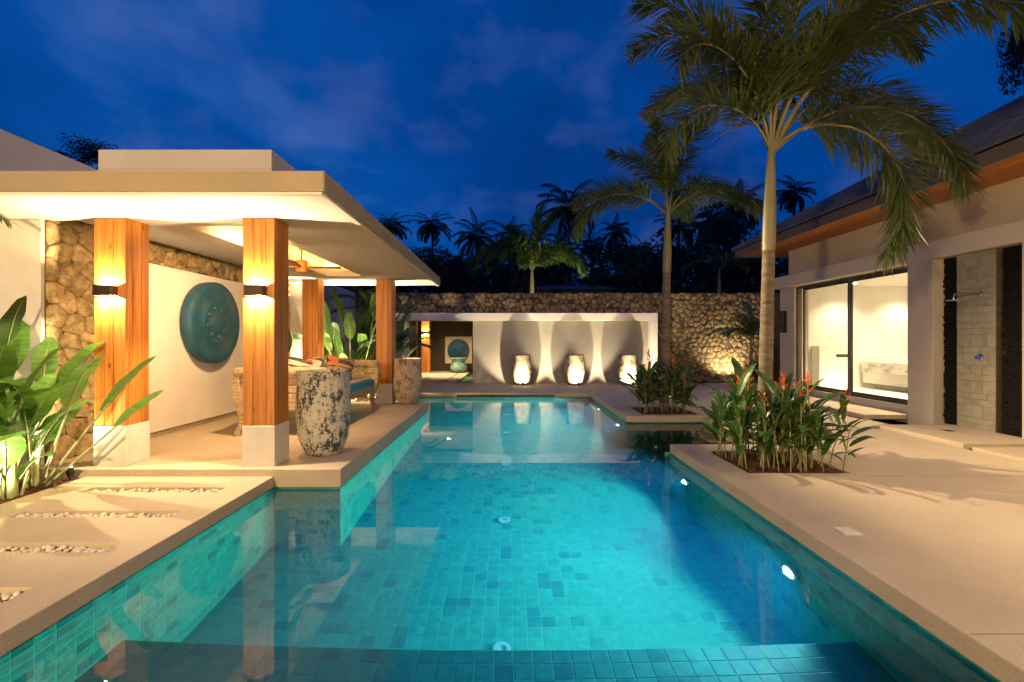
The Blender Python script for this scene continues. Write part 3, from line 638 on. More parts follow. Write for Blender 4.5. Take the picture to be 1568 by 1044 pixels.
for sx in (-1, 1): m = MB(); m.box(sx * (bw - .10) - .03, sx * (bw - .10) + .03, -bl + .06, bl - .06, .36, .50); m.build('side_rail', OLDWOOD, db, bevel=.01)
m = MB(); prof = []
for k in range(21): u = k / 20 * 2 - 1; prof.append((u * (bl - .05), .86 + .26 * (1 - u * u) ** .6))
V = [(-bw - .02, y, .5) for y, z in prof] + [(-bw - .02, y, z) for y, z in prof] + [(-bw + .04, y, .5) for y, z in prof] + [(-bw + .04, y, z) for y, z in prof]
m.mesh(V, [(i, 21+i, 22+i, i+1) for i in range(20)] + [(42+i, 43+i, 64+i, 63+i) for i in range(20)] + [(21+i, 63+i, 64+i, 22+i) for i in range(20)]); m.build('backrest', OLDWOOD, db)
mt = MB(); mt.box(-bw + .06, bw - .065, -bl + .05, bl - .05, .50, .61); mo = mt.build('mattress', LINEN, db, bevel=.02)
mt = MB(); mt.box(bw - .066, bw - .040, -bl + .06, bl - .06, .503, .622); mt.build('teal_band', TEAL_CLOTH, mo)
mt = MB(); mt.box(-bw + .07, bw - .085, -bl + .07, bl - .07, .611, .66); mt.build('top_pad', LINEN, mo, bevel=.015)
def cushion(loc, rot, mat, label, s=.25):
    n = 12; m = MB(); V = []; fc = []
    for side in (1, -1):
        for i in range(n + 1):
            for j in range(n + 1):
                u, v = i / n * 2 - 1, j / n * 2 - 1; h = .085 * max(0, (1 - u**4) * (1 - v**4)) ** .6; pin = 1 - .07 * (1 - abs(u)) * abs(v) ** 3 - .0; pin2 = 1 - .07 * (1 - abs(v)) * abs(u) ** 3
                V.append((u * s * pin2, v * s * pin, side * h + .0005 * side))
    N_ = (n + 1) ** 2
    for sd in (0, 1):
        for i in range(n):
            for j in range(n):
                a = sd * N_ + i * (n + 1) + j; f = (a, a + n + 1, a + n + 2, a + 1); fc.append(f if sd == 0 else f[::-1])
    m.mesh(V, fc, 0, True); return m.build('cushion', mat, None, loc, rot, label=label, cat='cushion', group='printed cushions on the daybed')
PA, PB_, PC = mat_print('leaf_print_pale', 1.3), mat_print('leaf_print_orange', 4.7, (.30, .17, .09)), mat_print('leaf_print_cream', 8.1, (.55, .48, .38))
cushion((-3.32, 7.36, .96), (R(62), R(8), R(12)), PA, 'pale cushion with dark leaf print leaning at the near end of the daybed')
cushion((-3.55, 8.55, .97), (R(58), R(-6), R(-28)), PC, 'cream leaf print cushion in the middle of the daybed')
cushion((-3.10, 8.75, .97), (R(60), R(12), R(24)), PB_, 'orange and black printed cushion on the daybed')

# ------------------------------------------------------------------ niche wall, far stone wall, corridor
nw = thing('niche_wall', 'low white framed niche wall behind the three floodlit pots', 'wall', (2, 16.65, 0))
def Q(name, mat, *b, **k): m = MB(); [m.box(*x) for x in b]; return m.build(name, mat, nw, (-2, -16.65, 0), **k)
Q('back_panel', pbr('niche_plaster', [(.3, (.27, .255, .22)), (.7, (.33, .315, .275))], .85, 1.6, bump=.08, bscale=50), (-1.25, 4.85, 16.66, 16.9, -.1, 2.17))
Q('lintel', PLASTER, (-5.2, 5.12, 16.42, 16.9, 2.175, 2.44), bevel=.01)
Q('end_post', PLASTER, (4.86, 5.12, 16.42, 16.9, -.1, 2.174), bevel=.008)
fw = thing('boundary_wall', 'long rubble stone boundary wall behind the pool under the palms', 'stone wall', (2.5, 17.1, 0))
m = MB(); m.box(-8, 8.5, 0, .4, 2.2, 3.18); m.box(-3.7, 8.5, 0, .4, -.1, 2.2); m.box(-8, -6.45, 0, .4, -.1, 2.2); m.build('mortar', MORTAR, fw)
stones(fw, [(-6.6, 2.62, 2.44, 3.2), (2.62, 6.9, .0, 3.2)], .205, 9, lambda u, v, w: (u, .03 - w, v), .042, .003)
t = thing('wall_fixture', 'slim dark unlit wall lamp on the stone wall beside the palm', 'wall lamp', (5.58, 17.02, 2.1))
m = MB(); m.box(-.055, .055, -.09, .02, -.26, .26); m.build('housing', BLACK, t, bevel=.01); m = MB(); m.box(-.04, .04, .0, .06, -.1, .1); m.build('wall_plate', BLACK, t)
spike_light((7.72, 16.45, 0), (7.74, 17.4, 1.9), 260, SOFT, 'small spotlight washing up the stone wall between the palms', cone=120, blend=.8)

# corridor pavilion seen through the opening
part('corridor_floor', DECK, None, (-4.3, -2.35, 17.0, 26, -.12, -.004), (-2.30, -1.85, 17.0, 26, -.12, -.004), (-1.35, 0, 17.0, 26, -.12, -.004), kind='structure')
fp = thing('corridor_pavilion', 'lit corridor with dark brown wall seen through the opening behind the pool', 'pavilion', (-3, 22, 0))
def K(name, mat, *b, **k): m = MB(); [m.box(*x) for x in b]; return m.build(name, mat, fp, (3, -22, 0), **k)
K('end_wall', BROWN_WALL, (-6, 1.0, 23.6, 23.9, 0, 3)); K('ceiling', PLASTER, (-6, 1.0, 17.6, 23.6, 2.46, 2.6))
column(fp, -3.88, -3.52, 18.2, 18.56, 0, .02, 2.459); column(fp, -4.02, -3.66, 22.0, 22.36, 0, .02, 2.459)
sconce(-3.84, 22.0, 1.86, -1, 'box lamp on the far column in the corridor', 110)
K('side_wall', PLASTER, (.2, .4, 17.6, 23.6, 0, 2.459))
pn = thing('wall_picture', 'cream square panel with a dark teal disc on the corridor wall', 'picture', (-2.47, 23.55, 1.03))
m = MB(); m.box(-.66, .66, -.04, .045, -.66, .66); m.build('panel', CREAM, pn); m = MB()
m.lathe([(0, .0), (.545, 0), (.545, .05), (.52, .065), (.1, .07), (.08, .1), (0, .11)], 40, axis='z'); m.build('disc', GONG, pn, (0, -.045, -.01), (R(90), 0, 0))
m = MB(); m.lathe([(0, 0), (.28, 0), (.40, .08), (.43, .20), (.38, .34), (.30, .44), (.31, .54), (.42, .64), (.44, .68), (.41, .69), (.30, .58), (.26, .45), (0, .4)], 32)
m.build('urn', URN, None, (-2.36, 22.55, 0), label='wide green waisted urn in front of the teal disc', cat='urn')
lamp_t = thing('downlight', 'recessed ceiling downlight over the corridor floor', 'downlight', (-2.6, 20.6, 2.455)); m = MB(); m.tube([(0, 0, -.012), (0, 0, .0)], .05, 16); m.build('lens', GLOW, lamp_t)
lamp('downlight_lamp', 'SPOT', (-2.6, 20.6, 2.43), 500, WARM, lamp_t, (-2.5, 21.3, 0), 130, .7, .04)
part('reflecting_pool', TILE, None, (-1.85, -1.35, 17.4, 20.5, -.22, -.06), kind='structure')
part('corridor_door', [GREY_GLASS], None, (-4.05, -3.72, 17.02, 17.04, 0, 2.17), label='pale frosted glass panel left of the corridor opening', cat='glass panel')
part('door_post', PLASTER, None, (-3.70, -3.55, 16.9, 17.1, 0, 2.17), label='narrow white post beside the frosted glass panel', cat='post')

# garden wall behind the pavilion
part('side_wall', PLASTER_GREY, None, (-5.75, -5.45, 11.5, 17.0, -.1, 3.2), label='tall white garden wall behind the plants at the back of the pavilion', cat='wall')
part('white_pier', PLASTER, None, (-5.44, -4.9, 11.62, 11.9, -.1, 2.845), label='white wall end seen behind the timber back column', cat='wall')
# buildings and roofs beyond
gb = thing('gable_house', 'pale gabled house end rising behind the pavilion roof at upper left', 'house', (-10, 9, 0))
m = MB(); prof = [(-14, 0), (-7.4, 0), (-7.4, 4.55), (-10.4, 5.82), (-14, 5.82)]
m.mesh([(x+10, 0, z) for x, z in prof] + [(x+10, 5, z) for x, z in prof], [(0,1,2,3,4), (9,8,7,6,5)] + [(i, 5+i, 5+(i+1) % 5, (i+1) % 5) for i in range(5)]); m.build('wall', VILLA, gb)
rh = thing('roof_beyond', 'low grey hipped roof just above the stone wall in the distance', 'house', (4, 32, 0))
m = MB(); m.box(-2.3, 2.6, -1.5, 3, 0, 4.75); m.build('wall', FAR_TRUNK, rh)
m = MB(); m.mesh([(-2.6,-1.9,4.75),(2.9,-1.9,4.75),(2.9,3.3,4.75),(-2.6,3.3,4.75),(-1.0,.6,5.45),(1.2,.6,5.45)], [(0,1,5,4),(1,2,5),(2,3,4,5),(3,0,4),(3,2,1,0)]); m.build('roof', ROOF_TILE, rh)

# ------------------------------------------------------------------ house on the right
hs = thing('villa', 'white villa with wood-lined eaves and lit sliding door on the right', 'house', (8, 9, 0))
def V_(name, mat, *b, **k): m = MB(); [m.box(*x) for x in b]; return m.build(name, mat, hs, (-8, -9, 0), **k)
D0, D1, DZ0, DZ1 = 8.96, 12.73, .243, 2.90
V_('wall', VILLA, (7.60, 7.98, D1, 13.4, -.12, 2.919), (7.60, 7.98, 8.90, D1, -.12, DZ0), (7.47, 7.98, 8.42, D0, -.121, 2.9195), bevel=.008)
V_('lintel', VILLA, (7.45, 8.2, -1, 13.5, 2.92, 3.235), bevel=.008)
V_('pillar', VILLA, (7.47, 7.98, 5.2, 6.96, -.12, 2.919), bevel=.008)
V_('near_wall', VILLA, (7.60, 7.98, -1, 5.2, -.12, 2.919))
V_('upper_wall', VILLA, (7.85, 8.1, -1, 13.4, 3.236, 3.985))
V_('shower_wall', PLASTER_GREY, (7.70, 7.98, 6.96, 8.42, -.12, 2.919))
V_('end_wall', PLASTER, (7.98, 13.5, 13.2, 13.4, -.12, 3.985))
V_('room_wall', PLASTER, (12.2, 12.4, 8.3, 13.2, 0, 3.1), (7.98, 12.2, 8.3, 8.42, 0, 3.1))
V_('room_ceiling', PLASTER, (7.98, 12.2, 8.42, 13.2, 2.99, 3.1))
V_('room_floor', PLASTER, (7.98, 12.2, 8.42, 13.2, .1, .225))
so = .12; x = 6.80
while x < 7.84: V_('soffit_board', SOFFIT_WOOD, (x, min(x + so - .004, 7.846), -1, 14.2 - .0, 3.986, 4.004)); x += so
V_('soffit_end', SOFFIT_WOOD, (7.85, 13.5, 13.41, 14.2, 3.987, 4.003))
V_('fascia', EAVE, (6.765, 6.797, -1, 14.3, 3.96, 4.17), (6.797, 13.5, 14.203, 14.3, 3.96, 4.17), bevel=.004)
pit = math.tan(R(30)); st = .27
for k in range(27):
    a, b = k * st, (k + 1) * st + .03; zz = 4.175; m = MB()
    x0, x1 = 6.70 + a, 6.70 + b; z0, z1 = zz + a * pit, zz + b * pit - .055
    m.mesh([(x0-8, -10, z0), (x0-8, 14.35-a-9, z0), (x1-8, 14.35-b-9, z1), (x1-8, -10, z1), (x0-8, -10, z0+.055), (x0-8, 14.35-a-9, z0+.055), (x1-8, 14.35-b-9, z1+.055), (x1-8, -10, z1+.055)],
           [(0,1,2,3), (7,6,5,4), (0,4,5,1), (1,5,6,2), (2,6,7,3), (3,7,4,0)]); m.build('tile_course', ROOF_TILE, hs)
m = MB(); m.mesh([(6.72-8, 14.33-9, 4.16), (14-8, 14.33-9, 4.16), (14-8, 7.05-9, 4.16+7.28*pit), ], [(0, 1, 2)]); m.build('hip_slope', ROOF_TILE, hs)
m = MB(); m.tube([(6.70-8, 14.35-9, 4.21), (14-8, 7.05-9, 4.21+7.3*pit)], .05, 8); m.build('hip_ridge', ROOF_TILE, hs)
# sliding door
fr = .045; X0 = 7.66
dr = V_('door_frame', FRAME, (X0, X0+.12, D0, D1, DZ1-fr, DZ1), (X0, X0+.12, D0, D1, DZ0+.001, DZ0+fr), (X0, X0+.12, D0, D0+fr, DZ0+fr, DZ1-fr), (X0, X0+.12, D1-fr, D1, DZ0+fr, DZ1-fr))
def sash(y0, y1, x, nm='sash'):
    z0, z1 = DZ0 + fr + .004, DZ1 - fr - .004; w = .055
    s = V_(nm, FRAME, (x, x+.035, y0, y0+w, z0, z1), (x, x+.035, y1-w, y1, z0, z1), (x, x+.035, y0+w, y1-w, z0, z0+w), (x, x+.035, y0+w, y1-w, z1-w, z1))
    m = MB(); m.face([(x+.017, y1-w, z0+w), (x+.017, y0+w, z0+w), (x+.017, y0+w, z1-w), (x+.017, y1-w, z1-w)]); m.build('pane', PANE, s); return s
MID = 7.6 * 732 / 520
s1 = sash(D0 + fr + .003, MID + .05, X0 + .012); s2 = sash(MID - .06 + .20, D1 - fr - .14, X0 + .062)
m = MB(); m.box(X0-.03, X0+.010, MID - .02, MID + .01, 1.05, 1.35); m.build('handle', BLACK, s1, bevel=.006)
m = MB(); m.box(X0+.0, X0+.058, D1-.30, D1-.27, 1.05, 1.35); m.build('handle', BLACK, s2, bevel=.006)
# shower niche
def slates(y0, y1, name):
    q = random.Random(int(y0 * 10)); m = MB(); z = .03
    while z < 2.91:
        h = min(q.uniform(.03, .055), 2.915 - z); a, b = y0 + q.uniform(-.025, .015), y1 + q.uniform(-.015, .02)
        c = a
        while c < b - .02:
            d = min(c + q.uniform(.10, .28), b); m.box(7.66 - q.uniform(0, .02), 7.699, c, d - .002, z, z + h - .002); c = d
        z += h
    m.build(name, SLATE, hs, (-8, -9, 0))
slates(8.10, 8.40, 'slate_strip'); slates(7.08, 7.40, 'slate_strip')
q = random.Random(3); z = .03; pan = V_('tile_panel', MORTAR, (7.58, 7.699, 7.43, 8.07, .03, 2.915))
while z < 2.90:
    h = min(q.choice((.10, .15, .20)), 2.912 - z); y = 7.43
    while y < 8.06:
        w = min(q.choice((.13, .2, .26)), 8.07 - y)
        if 8.07 - (y + w) < .07: w = 8.07 - y
        m = MB(); m.box(-.015 - 8 + 7.58 + q.uniform(-.003, .003), 7.579 - 8, y + .002 - 9, y + w - .002 - 9, z + .002, z + h - .002); o = m.build('tile', SAND_TILE, pan, (8, 9, 0)); y += w
        o.location = (0, 0, 0); o.data.transform(Matrix.Translation((8, 9, 0)))
    z += h
sh = thing('outdoor_shower', 'chrome wall shower arm and flat head above the sandstone strip', 'shower', (7.56, 7.66, 2.24))
m = MB(); m.lathe([(0, -.012), (.03, -.012), (.03, 0), (0, 0)], 16, axis='x'); m.build('wall_flange', CHROME, sh)
m = MB(); m.tube([(0, 0, 0), (-.36, 0, .0), (-.41, 0, -.012), (-.43, 0, -.05), (-.43, 0, -.10)], .011, 10); m.build('pipe', CHROME, sh)
m = MB(); m.lathe([(0, .02), (.03, .015), (.095, .008), (.10, 0), (.095, -.008), (0, -.008)], 24); m.build('shower_head', CHROME, sh, (-.43, 0, -.115))
sv = thing('shower_valve', 'small chrome and blue shower valve on the sandstone strip', 'tap', (7.56, 7.66, 1.215))
m = MB(); m.lathe([(0, -.02), (.05, -.018), (.055, 0), (0, 0)], 20, axis='x'); m.build('plate', CHROME, sv)
m = MB(); m.lathe([(0, -.08), (.026, -.078), (.03, -.03), (.03, -.02), (0, -.02)], 16, axis='x'); m.build('knob', pbr('blue_knob', [(.3, (.02, .06, .35)), (.7, (.03, .09, .45))], .3), sv)
# slabs along the house
for i, (b, lab) in enumerate((((6.70, 7.55, 9.0, 12.4, .0, .09), 'raised pale step slab below the sliding door'), ((6.30, 7.56, 6.63, 8.12, -.03, .055), 'pale floating slab under the outdoor shower'), ((6.30, 7.46, 4.2, 6.5, -.05, .03), 'pale slab at the right edge in front of the shower slab'))):
    part('step_slab', DECK, None, b, bevel=.008, label=lab, cat='paving slab', group='pale slabs along the villa wall')
m = MB(); m.box(6.9, 7.02, 7.5, 7.62, .04, .058); m.build('floor_drain', BLACK, None, label='small dark drain grate in the shower slab', cat='drain')
t = thing('wall_fixture', 'slim dark wall lamp on the villa corner by the palm', 'wall lamp', (7.54, 13.1, 2.0)); m = MB(); m.box(-.08, .05, -.05, .05, -.3, .3); m.build('housing', BLACK, t, bevel=.008); m = MB(); m.box(.0, .06, -.03, .03, -.1, .1); m.build('wall_plate', BLACK, t)
# bathroom behind the glass
ct = thing('vanity_counter', 'long pale marble counter inside the lit room', 'counter', (9.4, 11, .22))
m = MB(); m.box(0, 1.1, -2.4, 1.75, .42, .72); m.build('counter_top', COUNTER, ct, bevel=.02)
m = MB(); m.box(.05, 1.1, -2.4, 1.75, .15, .415); m.build('cabinet', PLASTER, ct); m = MB(); m.box(.35, 1.1, -2.4, 1.75, .005, .148); m.build('plinth', PLASTER_GREY, ct)
lg = thing('half_wall', 'white half-height ledge along the end wall of the lit room', 'ledge', (10, 13, .22))
m = MB(); m.box(-1.65, 2.15, -.15, .19, .005, 1.12); m.build('body', PLASTER, lg, bevel=.006); m = MB(); m.box(-1.2, -.85, -.158, -.149, .82, .90); m.build('vent_grille', FRAME, lg)
gl = thing('globe_lamp', 'small glowing globe lamp on the floor of the lit room', 'lamp', (8.72, 12.55, .23)); m = MB()  # added globe standing in for a glare spot reflected in the glass
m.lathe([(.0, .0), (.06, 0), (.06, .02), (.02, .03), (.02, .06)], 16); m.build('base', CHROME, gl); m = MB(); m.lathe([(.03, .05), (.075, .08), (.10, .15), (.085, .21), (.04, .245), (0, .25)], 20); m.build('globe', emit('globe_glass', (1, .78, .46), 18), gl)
for i, (x, y) in enumerate(((9.05, 12.55), (10.75, 12.55), (9.0, 9.8), (10.6, 9.8))):  # the last two are added, a soft fill for the room
    t = thing('downlight', ['ceiling downlight near the left end of the lit room', 'ceiling downlight making the bright cone in the lit room', 'ceiling downlight close behind the sliding door', 'ceiling downlight over the marble counter'][i], 'downlight', (x, y, 2.985), group='downlights in the lit room')
    m = MB(); m.tube([(0, 0, -.012), (0, 0, 0)], .045, 16); m.build('lens', GLOW, t); lamp('downlight_lamp', 'SPOT', (x, y, 2.95), 150 if i < 2 else 620, SOFT, t, (x, y + (.12 if i < 2 else 0), 0), 120 if i < 2 else 150, .8, .03)

# ------------------------------------------------------------------ leaves and plants
def leaf_data(name, Lb, w, mats, petiole=.1, curl=.6, fold=.35, wave=.0, seed=0, n=9, pr=.006, tear=0, rise=0.0):
    """a blade on a petiole growing along +X and arching down; the blade is folded along its midrib"""
    q = random.Random(seed); m = MB(); p = Vector((0, 0, 0)); el = rise; pts = [p.copy()]; els = [el]
    for i in range(3):
        p = p + Vector((cos(el), 0, sin(el))) * petiole / 3; pts.append(p.copy()); els.append(el)
    m.tube(pts, [pr, pr * .9, pr * .8, pr * .6], 5, 1, False)
    rows = []
    for i in range(n + 1):
        t = i / n; hw = w / 2 * (sin(pi * min(1, t * .93 + .045)) ** .62) * (1 - .25 * t); hw = max(hw, .002) if i < n else .001
        e = el - curl * t * t; U = Vector((-sin(e), 0, cos(e)))
        a = fold * (1 - .4 * t) + wave * sin(t * 17 + seed); b = fold * (1 - .4 * t) - wave * sin(t * 15 + seed * 2)
        cut = (1 - tear * q.random()) if tear else 1
        L_ = p + Vector((0, 1, 0)) * hw * cos(a) * cut + U * hw * sin(a); Rr = p - Vector((0, 1, 0)) * hw * cos(b) + U * hw * sin(b)
        L2 = p + Vector((0, .5, 0)) * hw * cos(a) * cut + U * hw * sin(a) * .62; R2 = p - Vector((0, .5, 0)) * hw * cos(b) + U * hw * sin(b) * .62
        rows.append([L_, L2, p.copy(), R2, Rr]); p = p + Vector((cos(e), 0, sin(e))) * Lb / n
    V = [v for r in rows for v in r]
    m.mesh(V, [(i*5+j, i*5+j+1, (i+1)*5+j+1, (i+1)*5+j) for i in range(n) for j in range(4)], 0, True)
    m.tube([r[2] - Vector((0, 0, .002)) for r in rows[:-1]], [pr * .6 * (1 - i / n) + .0012 for i in range(n)], 4, 1, False)
    return m.data(name, mats)
HL = [leaf_data('leaf', .30 + .05 * k, .085 + .012 * k, [HELI_LEAF, HELI_STEM], .06, .5 + .2 * k, .35, .06, k, 8, .004, rise=1.0 - .13 * k) for k in range(5)]
def flower_data(seed):
    q = random.Random(seed); m = MB(); m.tube([(0,0,0),(.004,0,.10),(.012,0,.20)], [.006,.005,.004], 5, 1, False)
    for k in range(6):
        a = (0 if k % 2 else pi) + q.uniform(-.5, .5); z = .07 + k * .024; ln = q.uniform(.06, .095); e = .55 + k * .11
        d = Vector((cos(a) * cos(e), sin(a) * cos(e), sin(e))); s = Vector((-sin(a), cos(a), 0)); b = Vector((.006, 0, z)); t = b + d * ln
        m.mesh([b, b + d * ln * .35 + s * .013, t, b + d * ln * .35 - s * .013, b + d * ln * .3 + Vector((0, 0, .012))], [(0,1,4),(1,2,4),(2,3,4),(3,0,4),(0,3,2,1)])
    return m.data('flower', [FLOWER, HELI_STEM])
FLW = [flower_data(k) for k in range(4)]
CANE = []
for k in range(4):
    q = random.Random(50 + k); m = MB(); a, b = q.uniform(-.06, .06), q.uniform(-.06, .06)
    m.tube([(0,0,-.05),(a*.3,b*.3,.3),(a,b,.62),(a*1.8,b*1.8,.92)], [.011,.010,.008,.005], 6); CANE.append((m.data('cane', HELI_STEM), a, b))
def heliconia(rect, n, seed, label, nfl, hs_=1.0, avoid=None):
    q = random.Random(seed); cx, cy_ = (rect[0]+rect[1])/2, (rect[2]+rect[3])/2
    t = thing('heliconia_clump', label, 'plant', (cx, cy_, 0)); k = 0; tries = 0
    while k < n and tries < 4000:
        tries += 1; x, y = q.uniform(rect[0]+.04, rect[1]-.04), q.uniform(rect[2]+.04, rect[3]-.04)
        if avoid and math.hypot(x-avoid[0], y-avoid[1]) < .17: continue
        s = hs_ * q.uniform(.55, 1.0); cm, a, b = q.choice(CANE); lean = ((x-cx)*.28 + q.uniform(-.07, .07), (y-cy_)*.28 + q.uniform(-.07, .07))
        c = link('cane', cm, t, (x-cx, y-cy_, 0), (-lean[1], lean[0], q.uniform(0, 6.28)), (s, s, s))
        az = q.uniform(0, 6.28); nl = q.randint(5, 8)
        for i in range(nl):
            z = .20 + .70 * (i + q.uniform(-.2, .2)) / nl; u = z / .92; az += pi + q.uniform(-.7, .7)
            link('leaf', q.choice(HL), c, (a*1.8*u, b*1.8*u, z), (q.uniform(-.3, .3), q.uniform(-.35, .25) - (i / nl) * .25, az), (q.uniform(.85, 1.3),) * 3)
        if k < nfl: link('flower', q.choice(FLW), c, (a*1.8, b*1.8, .88), (q.uniform(-.2, .2), q.uniform(-.2, .2), q.uniform(0, 6)), (1.7, 1.7, q.uniform(1.5, 2.2)))
        k += 1
    return t
def mulch(name, rect, z, seed, lab=None):
    q = random.Random(seed); m = MB(); nx = max(4, int((rect[1]-rect[0]) / .06)); ny = max(4, int((rect[3]-rect[2]) / .06)); V = []
    for i in range(nx + 1):
        for j in range(ny + 1): V.append((rect[0]+(rect[1]-rect[0])*i/nx, rect[2]+(rect[3]-rect[2])*j/ny, z + q.uniform(-.014, .014)))
    m.mesh(V, [(i*(ny+1)+j, (i+1)*(ny+1)+j, (i+1)*(ny+1)+j+1, i*(ny+1)+j+1) for i in range(nx) for j in range(ny)])
    for _ in range(int(900 * (rect[1]-rect[0]) * (rect[3]-rect[2]))):
        x, y = q.uniform(rect[0]+.03, rect[1]-.03), q.uniform(rect[2]+.03, rect[3]-.03); a = q.uniform(0, 6.28); l, w = q.uniform(.015, .04), q.uniform(.006, .014); zz = z + q.uniform(.006, .03); tl = q.uniform(-.012, .012)
        d = (cos(a)*l, sin(a)*l); s = (-sin(a)*w, cos(a)*w)
        m.mesh([(x-d[0]-s[0], y-d[1]-s[1], zz-tl), (x+d[0]-s[0], y+d[1]-s[1], zz+tl), (x+d[0]+s[0], y+d[1]+s[1], zz+tl+.004), (x-d[0]+s[0], y-d[1]+s[1], zz-tl+.003)], [(0,1,2,3)])
    return m.build(name, MULCH, None, kind='stuff')
mulch('mulch', PLANT_NEAR, -.03, 1); mulch('mulch', PLANT_FAR, -.03, 2); mulch('mulch', (-7.6, DL - .005, 2.2, 5.36), -.04, 3); mulch('mulch', (-5.44, PB - .36, 11.0, 17.0), -.06, 4)
part('bed_kerb', DECK, None, (PB - .36, PB, PAV1 + .02, 13.58, -.12, -.002), bevel=.006, kind='structure')

# palms -----------------------------------------------------------
def frond_faces(m, L, el0, bend, nl, ll, plume, q, wd=.022, stalk=.14, origin=(0, 0, 0), az=0.0, twist=.0, rach=True, droop=.45, ex=1.25):
    """one frond: an arching rib with leaflets all round (plume) or in two rows"""
    n = 14; p = Vector(origin); pts = []; ca, sa = cos(az), sin(az)
    for i in range(n + 1):
        e = el0 - bend * (i / n) ** ex; pts.append((p.copy(), e)); hx = cos(e); a2 = az + twist * (i / n); p = p + Vector((hx * cos(a2), hx * sin(a2), sin(e))) * L / n
    if rach: m.tube([a for a, _ in pts], [.019 * (1 - .86 * i / n) * (L / 2.4) + .002 for i in range(n + 1)], 6, 1, False)
    for k in range(nl):
        t = stalk + (1 - stalk) * (k + q.random()) / nl; f = t * n; i = min(int(f), n - 1); f -= i
        P0 = pts[i][0].lerp(pts[i+1][0], f); T_ = (pts[i+1][0] - pts[i][0]).normalized(); S = Vector((-sin(az + twist * t), cos(az + twist * t), 0)); U = T_.cross(S) * -1
        if U.z < 0: U = -U
        if plume: phi = q.uniform(0, 2 * pi)
        else: phi = (0 if k % 2 else pi) + q.uniform(-.25, .25)
        spread = R(62) - t * R(28) + q.uniform(-.15, .15)
        D = T_ * cos(spread) + (S * cos(phi) + U * sin(phi)) * sin(spread)
        ln = ll * (.45 + .55 * sin(pi * min(1, .12 + t * .86))) * q.uniform(.8, 1.1); w = wd * q.uniform(.8, 1.15)
        side = D.cross(Vector((0, 0, 1)) + U * .3); side = side.normalized() if side.length > .01 else S
        a, b = P0, P0 + D * ln * .45 + Vector((0, 0, -droop * ln * .10)); c = P0 + D * ln * .92 + Vector((0, 0, -droop * ln * .42))
        m.mesh([a - side * w * .3, a + side * w * .3, b + side * w, b - side * w, c], [(0, 1, 2, 3), (3, 2, 4)], 0)
def foxtail(name, label, base, crown, fronds, mats, seed, ll=.52, nl=230, r0=.115, trunk_part=.62, lean=(0, 0), wd=.022, plume=True, stalk=.14):
    """smooth ringed trunk > crownshaft > fronds (az, elevation, length, bend)"""
    b = Vector(base); c = Vector(crown); t = thing(name, label, 'palm tree', b); q = random.Random(seed); d = c - b; n = 40
    k = trunk_part; m = MB(); pts = []; rad = []
    for i in range(n + 1):
        u = i / n * k; pts.append(d * u); rad.append(r0 * (1.12 - .30 * u) * (1 + (.035 if i % 4 == 0 else 0)))
    pts[0].z -= .1; m.tube(pts, rad, 20); m.build('trunk', mats[2], t)
    m = MB(); m.tube([d * (k - .002), d * (k + .03), d * (k + (1-k)*.35), d * (k + (1-k)*.75), d * 1.0], [r0 * .98, r0 * 1.02, r0 * .98, r0 * .74, r0 * .5], 20); m.build('crownshaft', mats[3], t)
    for fr_ in fronds:
        az, el, L, bend = fr_[:4]
        m = MB(); frond_faces(m, L, R(el), R(bend), int(nl * L / 2.4), ll, plume, q, wd, stalk, origin=d - d.normalized() * .05, az=R(az), twist=q.uniform(-.12, .12), ex=fr_[4] if len(fr_) > 4 else 1.25); m.build('frond', [mats[0], mats[1]], t)
    return t
FX = (FROND, RACHIS, TRUNK, SHAFT); FX2 = (pbr('far_foxtail_leaflet', [(.3, (.06, .11, .022)), (.7, (.11, .17, .04))], .45, 2.0, transl=.25, vary=.2), RACHIS, TRUNK, SHAFT)
foxtail('foxtail_palm', 'tall foxtail palm standing in the near planter and arching over the villa roof', (3.17, 5.95, -.03), (3.25, 5.92, 3.84),
        [(-12, 64, 4.3, 142, 1.5), (6, 42, 3.3, 122, 1.3), (-6, 52, 2.9, 188, .85), (22, 72, 3.9, 112, 1.6), (176, 79, 2.6, 125, 1.7), (205, 75, 2.3, 145, 1.5), (158, 82, 2.9, 80, 1.6), (236, 80, 2.7, 110, 1.7), (188, 70, 1.9, 160, 1.1), (-14, 74, 3.6, 110, 1.7), (14, 56, 3.5, 130, 1.3),
         (-80, 82, 3.1, 60, 1.5), (60, 76, 3.0, 72, 1.4), (112, 70, 3.0, 95, 1.4), (-30, 74, 3.4, 120, 1.6)], FX, 11, nl=340, ll=.62, wd=.015, r0=.077, trunk_part=.68, stalk=.19)
foxtail('foxtail_palm', 'slimmer foxtail palm standing in the far planter by the stone wall', (3.30, 10.15, -.03), (3.38, 10.15, 4.2),
        [(182, 42, 2.5, 128, 1.2), (165, 50, 2.2, 95), (100, 82, 2.3, 45), (-4, 46, 2.2, 105), (25, 58, 2.2, 90), (-70, 76, 2.1, 70, 1.4), (-120, 78, 2.1, 80, 1.4), (150, 80, 2.1, 70), (60, 50, 2.0, 90)], FX2, 12, nl=400, ll=.58, wd=.017, r0=.088, trunk_part=.70, stalk=.22)
foxtail('green_palm', 'short bright green feather palm lit from below behind the stone wall', (.95, 20.2, 0), (.98, 20.2, 4.45),
        [(176, 66, 3.5, 150), (200, 74, 2.9, 155), (2, 62, 3.0, 150), (-30, 70, 2.6, 150), (60, 84, 3.3, 30), (20, 80, 3.1, 38), (130, 78, 2.9, 60), (150, 62, 3.0, 140), (230, 70, 2.6, 140)], (GREEN_PALM, RACHIS, TRUNK, SHAFT), 13, nl=430, ll=.78, wd=.026, stalk=.08)
